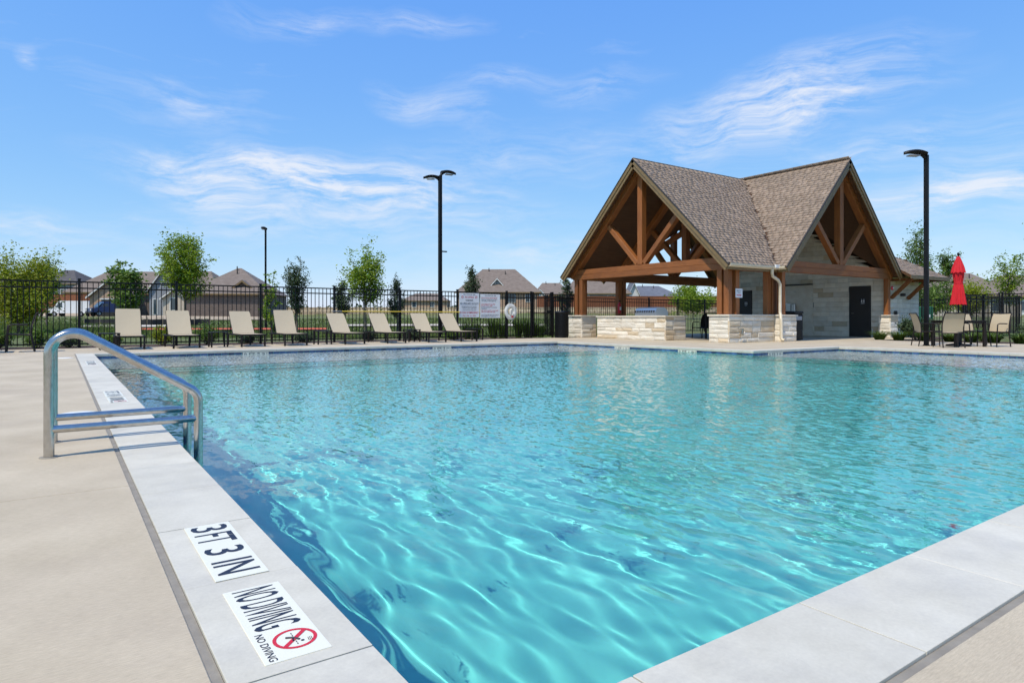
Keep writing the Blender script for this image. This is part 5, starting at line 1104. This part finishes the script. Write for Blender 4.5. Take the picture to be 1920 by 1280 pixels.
def beyond():
    strip('footpath', 'pale concrete footpath crossing the lawn', 'path', 150, 352, 45.5, 49.5, 'path'); strip('footpath', 'pale footpath below the far stone wall', 'path', 640, 1020, 46, 49, 'path')
    strip('red_play_surface', 'strip of red rubber play surface on the lawn', 'play surface', 262, 612, 38.4, 41.4, 'red_rubber')
    strip('bare_dirt', 'bare pale dirt yard in front of the houses', 'dirt', 235, 500, 62, 84, 'dirt'); strip('bare_dirt', 'bare tan dirt below the cedar fence at the left', 'dirt', -260, 150, 95.5, 99.5, 'dirt', .05)
    strip('street', 'pale street in front of the cream houses', 'street', -300, 235, 86, 94, 'path', .04)
    t = thing('silt_fence', 'low black silt fence sagging across the building site', 'fence', (*cw(275, 48.5), 0)); b = Vector(t.location); V = []; n = 24
    for i in range(n + 1):
        x, y = cw(158 + 236 * i / n, 51 + .3 * math.sin(i * .9)); z = ground_z(x, y); V += [(x - b.x, y - b.y, z - .05), (x - b.x, y - b.y, z + .52 - .06 * abs(math.sin(i * 1.3)))]
    MB().add(V, [(2 * i, 2 * i + 2, 2 * i + 3, 2 * i + 1) for i in range(n)]).build('fabric', MATS['silt_fence'], t)
    for i in range(0, n + 1, 3): MB().tube([V[2 * i], (V[2 * i][0], V[2 * i][1], V[2 * i][2] + .75)], .025, 6).build('stake', MATS['stake'], t)
    # stacked stone wall and the cedar fence on it
    def wall_line(name, label, u0, u1, d, z0, z1, m, cat, step=2.4):
        t = thing(name, label, cat, (*cw((u0 + u1) / 2, d), 0), -TH); L0, L1 = (u0 - 960) / FPX * d, (u1 - 960) / FPX * d; c = (L0 + L1) / 2; n = max(2, int((L1 - L0) / step)); return t, [(L0 - c) + (L1 - L0) * i / n for i in range(n + 1)], z0, z1
    t, xs, z0, z1 = wall_line('retaining_wall', 'long tan stacked stone retaining wall below the houses', 484, 1420, 98, 1.0, 2.42, 'limestone_tan', 'wall')
    R = random.Random(77); z = z0
    for row in range(4):
        h = (z1 - z0) / 4; x = xs[0] - R.uniform(0, 1); m = MB()
        while x < xs[-1]:
            w = R.uniform(.7, 1.5); m.bbox(x + .02, x + w - .02, -.15 + .12 * row + R.uniform(-.05, .05), 1.0, z0 + h * row + .01, z0 + h * (row + 1) - .01, .03); x += w
        tag(m.build('stone_course', MATS['dirt' if row % 2 else 'limestone_tan'], t), kind='stuff')
    def cedar(label, u0, u1, d, z0, z1):
        t, xs, _, _ = wall_line('cedar_fence', label, u0, u1, d, z0, z1, 'cedar', 'fence')
        t['group'] = 'red brown cedar fences by the houses'
        for a, b in zip(xs, xs[1:]): MB().box(a + .01, b - .01, 0, .04, z0, z1).build('panel', MATS['cedar'], t); MB().box(a - .05, a + .05, .05, .14, z0 - .2, z1 + .02).build('post', MATS['cedar'], t)
        MB().box(xs[0], xs[-1], -.03, .06, z1, z1 + .05).build('cap_rail', MATS['cedar'], t)
    cedar('red brown cedar fence on the stone wall behind the pavilion', 1008, 1440, 99.5, 2.40, 4.08); cedar('red brown cedar fence at the left behind the white van', -120, 182, 101, 2.55, 4.42)
    # houses
    k = 88 / FPX
    house('brown hip roofed house just behind the left cedar fence', 212, 118, 17.6, 11, 3.1, 7.1, 'brick_tan', 'far_roof', ridge_len=.5, windows=((-5.5, .9, 1.5, 1.2), (-2.0, .9, 1.5, 1.2)))
    house('brown roofed brick house with a tan gable and an open garage', 318, 88, 12.4, 11, 3.2, 6.5, 'brick_grey', 'far_roof', ridge_len=.5,
          windows=(), gables=((-6.9, 5.7, 2.7, 4.9, 1.6, 'brick_tan', ()), (-.4, 4.0, 3.6, 6.3, .6, 'siding_grey', ((-.4, 4.0, .7, .8), (-1.6, .3, .5, 2.0))), (1.3, 3.2, 2.5, 3.6, 1.1, 'brick_pale', ((1.1, .9, .8, 1.5),))))
    x, y = cw(220, 86.2); t = thing('garage_opening', 'dark garage opening in the tan brick gable', 'garage door', (x, y, ground_z(x, y)), -TH); MB().box(-2.1, 2.1, -.05, .1, 0, 2.2).build('door', MATS['dark_recess'], t); MB().box(-2.25, 2.25, -.08, -.051, 2.2, 2.38).build('lintel', MATS['siding_white'], t)
    house('long grey brick house wing with a brown roof behind the loungers', 425, 82, 9.8, 11, 3.1, 6.6, 'brick_grey', 'far_roof', ridge_len=.05, yaw=.12, windows=(), gables=((1.6, 2.6, 3.6, 4.6, -1.2, 'brick_grey', ()),))
    house('dark roofed two storey house behind the left cedar fence', 98, 128, 9.5, 10, 5.0, 7.9, 'siding_grey', 'far_roof_dark', ridge_len=.2, windows=((-2.6, 2.6, 1.5, 1.1), (0, 2.6, 1.5, 1.1), (2.4, 2.6, 1.5, 1.1)))
    house('dark roofed house behind the dense yellow green tree', 8, 128, 10, 10, 4.4, 7.2, 'siding_white', 'far_roof_dark', ridge_len=.4, windows=((-1.5, 2.4, 1.4, 1.1), (2.4, 2.4, 1.4, 1.1)))
    house('small low pinkish house far beyond the two headed lamp post', 795, 165, 11.5, 10, 2.7, 4.6, 'brick_tan', 'far_roof', ridge_len=.5, windows=((-2.5, 1.0, 1.0, 1.2), (2.0, 1.0, 1.0, 1.2)))
    t = house('big brown steep roofed house with a small dormer behind the signs', 934, 104, 13.0, 11, 2.5, 6.45, 'brick_tan', 'far_roof', ridge_len=.42, windows=((5.0, .9, 1.1, 1.3), (-3.5, .8, 1.2, 1.5), (2.0, .8, 1.5, 1.4)), gables=((-.2, 2.9, 3.0, 4.6, -1.6, 'siding_grey', ((0.0, 3.35, 1.0, .62),)),))
    house('low brown roofed house with a pale gable next to the pavilion', 1036, 132, 7.4, 10, 3.0, 5.6, 'brick_pale', 'far_roof', ridge_len=.5, gables=((-2.6, 2.2, 2.8, 4.0, .5, 'siding_white', ()),))
    house('large brown roofed house seen under the left of the pavilion roof', 1120, 112, 11, 11, 2.7, 7.0, 'siding_grey', 'far_roof', ridge_len=.3, windows=((-2, 1.0, 1.2, 1.2), (2.4, 1.0, 1.2, 1.2)))
    house('blue grey roofed house seen over the grill counter', 1226, 128, 10.5, 11, 2.6, 4.9, 'siding_grey', 'far_roof_blue', ridge_len=.4, windows=((-1, .9, 1.4, 1.2), (1.4, .9, 1.4, 1.2)), gables=((-4.0, 2.0, 3.0, 5.2, .4, 'siding_white', ()),))
    house('brown hip roofed house behind the red umbrella', 1846, 84, 9.6, 10, 2.9, 6.0, 'brick_pale', 'far_roof', ridge_len=.34, windows=((-2.6, .8, 1.4, 1.4), (1.5, .8, 1.4, 1.4)))
    house('brown roofed house at the right edge of the picture', 1965, 96, 11, 10, 2.9, 6.3, 'siding_white', 'far_roof', ridge_len=.6, windows=((-3.4, .8, 1.5, 1.3),))
    van('white cargo van parked below the left cedar fence', 136, 90, -TH + .08, 'van_white', L=5.4, H=2.15); van('blue and dark service truck parked by the tan brick gable', 204, 83, -TH + .9, 'van_blue', L=4.6, H=1.9, pickup=True); van('dark red pickup parked left of the white van', 68, 92, -TH - .1, 'car_red', L=4.8, W=1.8, H=1.5, pickup=True)
    x, y = cw(1729, 37); t = thing('utility_cabinet', 'green utility cabinet behind the fence near the restroom', 'cabinet', (x, y, -.06), -TH + .2); MB().bbox(-.42, .42, -.35, .35, .08, 1.5, .03).build('body', MATS['green_box'], t); MB().box(-.46, .46, -.39, .39, 0, .08).build('plinth', MATS['path'], t); MB().box(-.01, .01, -.356, -.35, .15, 1.42).build('door_gap', MATS['dark_recess'], t); MB().box(.05, .2, -.358, -.351, .9, 1.05).build('warning_plate', MATS['sign_white'], t)
    # far wood on the horizon, one mass
    rng = np.random.default_rng(9); P = []
    for i in range(420):
        u = rng.uniform(-900, 2900); d = rng.uniform(280, 420); x, y = cw(u, d); s = rng.uniform(2.2, 4.6)
        for j in range(5): P.append((x + rng.normal(0, 2.4), y + rng.normal(0, 2.4), ground_z(x, y) + s * rng.uniform(.25, .95)))
    V, F = leaf_cloud(np.array(P), 26000, .9, 1.25, rng, .8, 1.3)
    tag(link('far_wood', np_mesh('far_wood', V, F, MATS['leaf_dark'], False, rng.uniform(0, 1, 26000))), 'distant dark green wood along the horizon', 'wood', kind='stuff')
beyond()
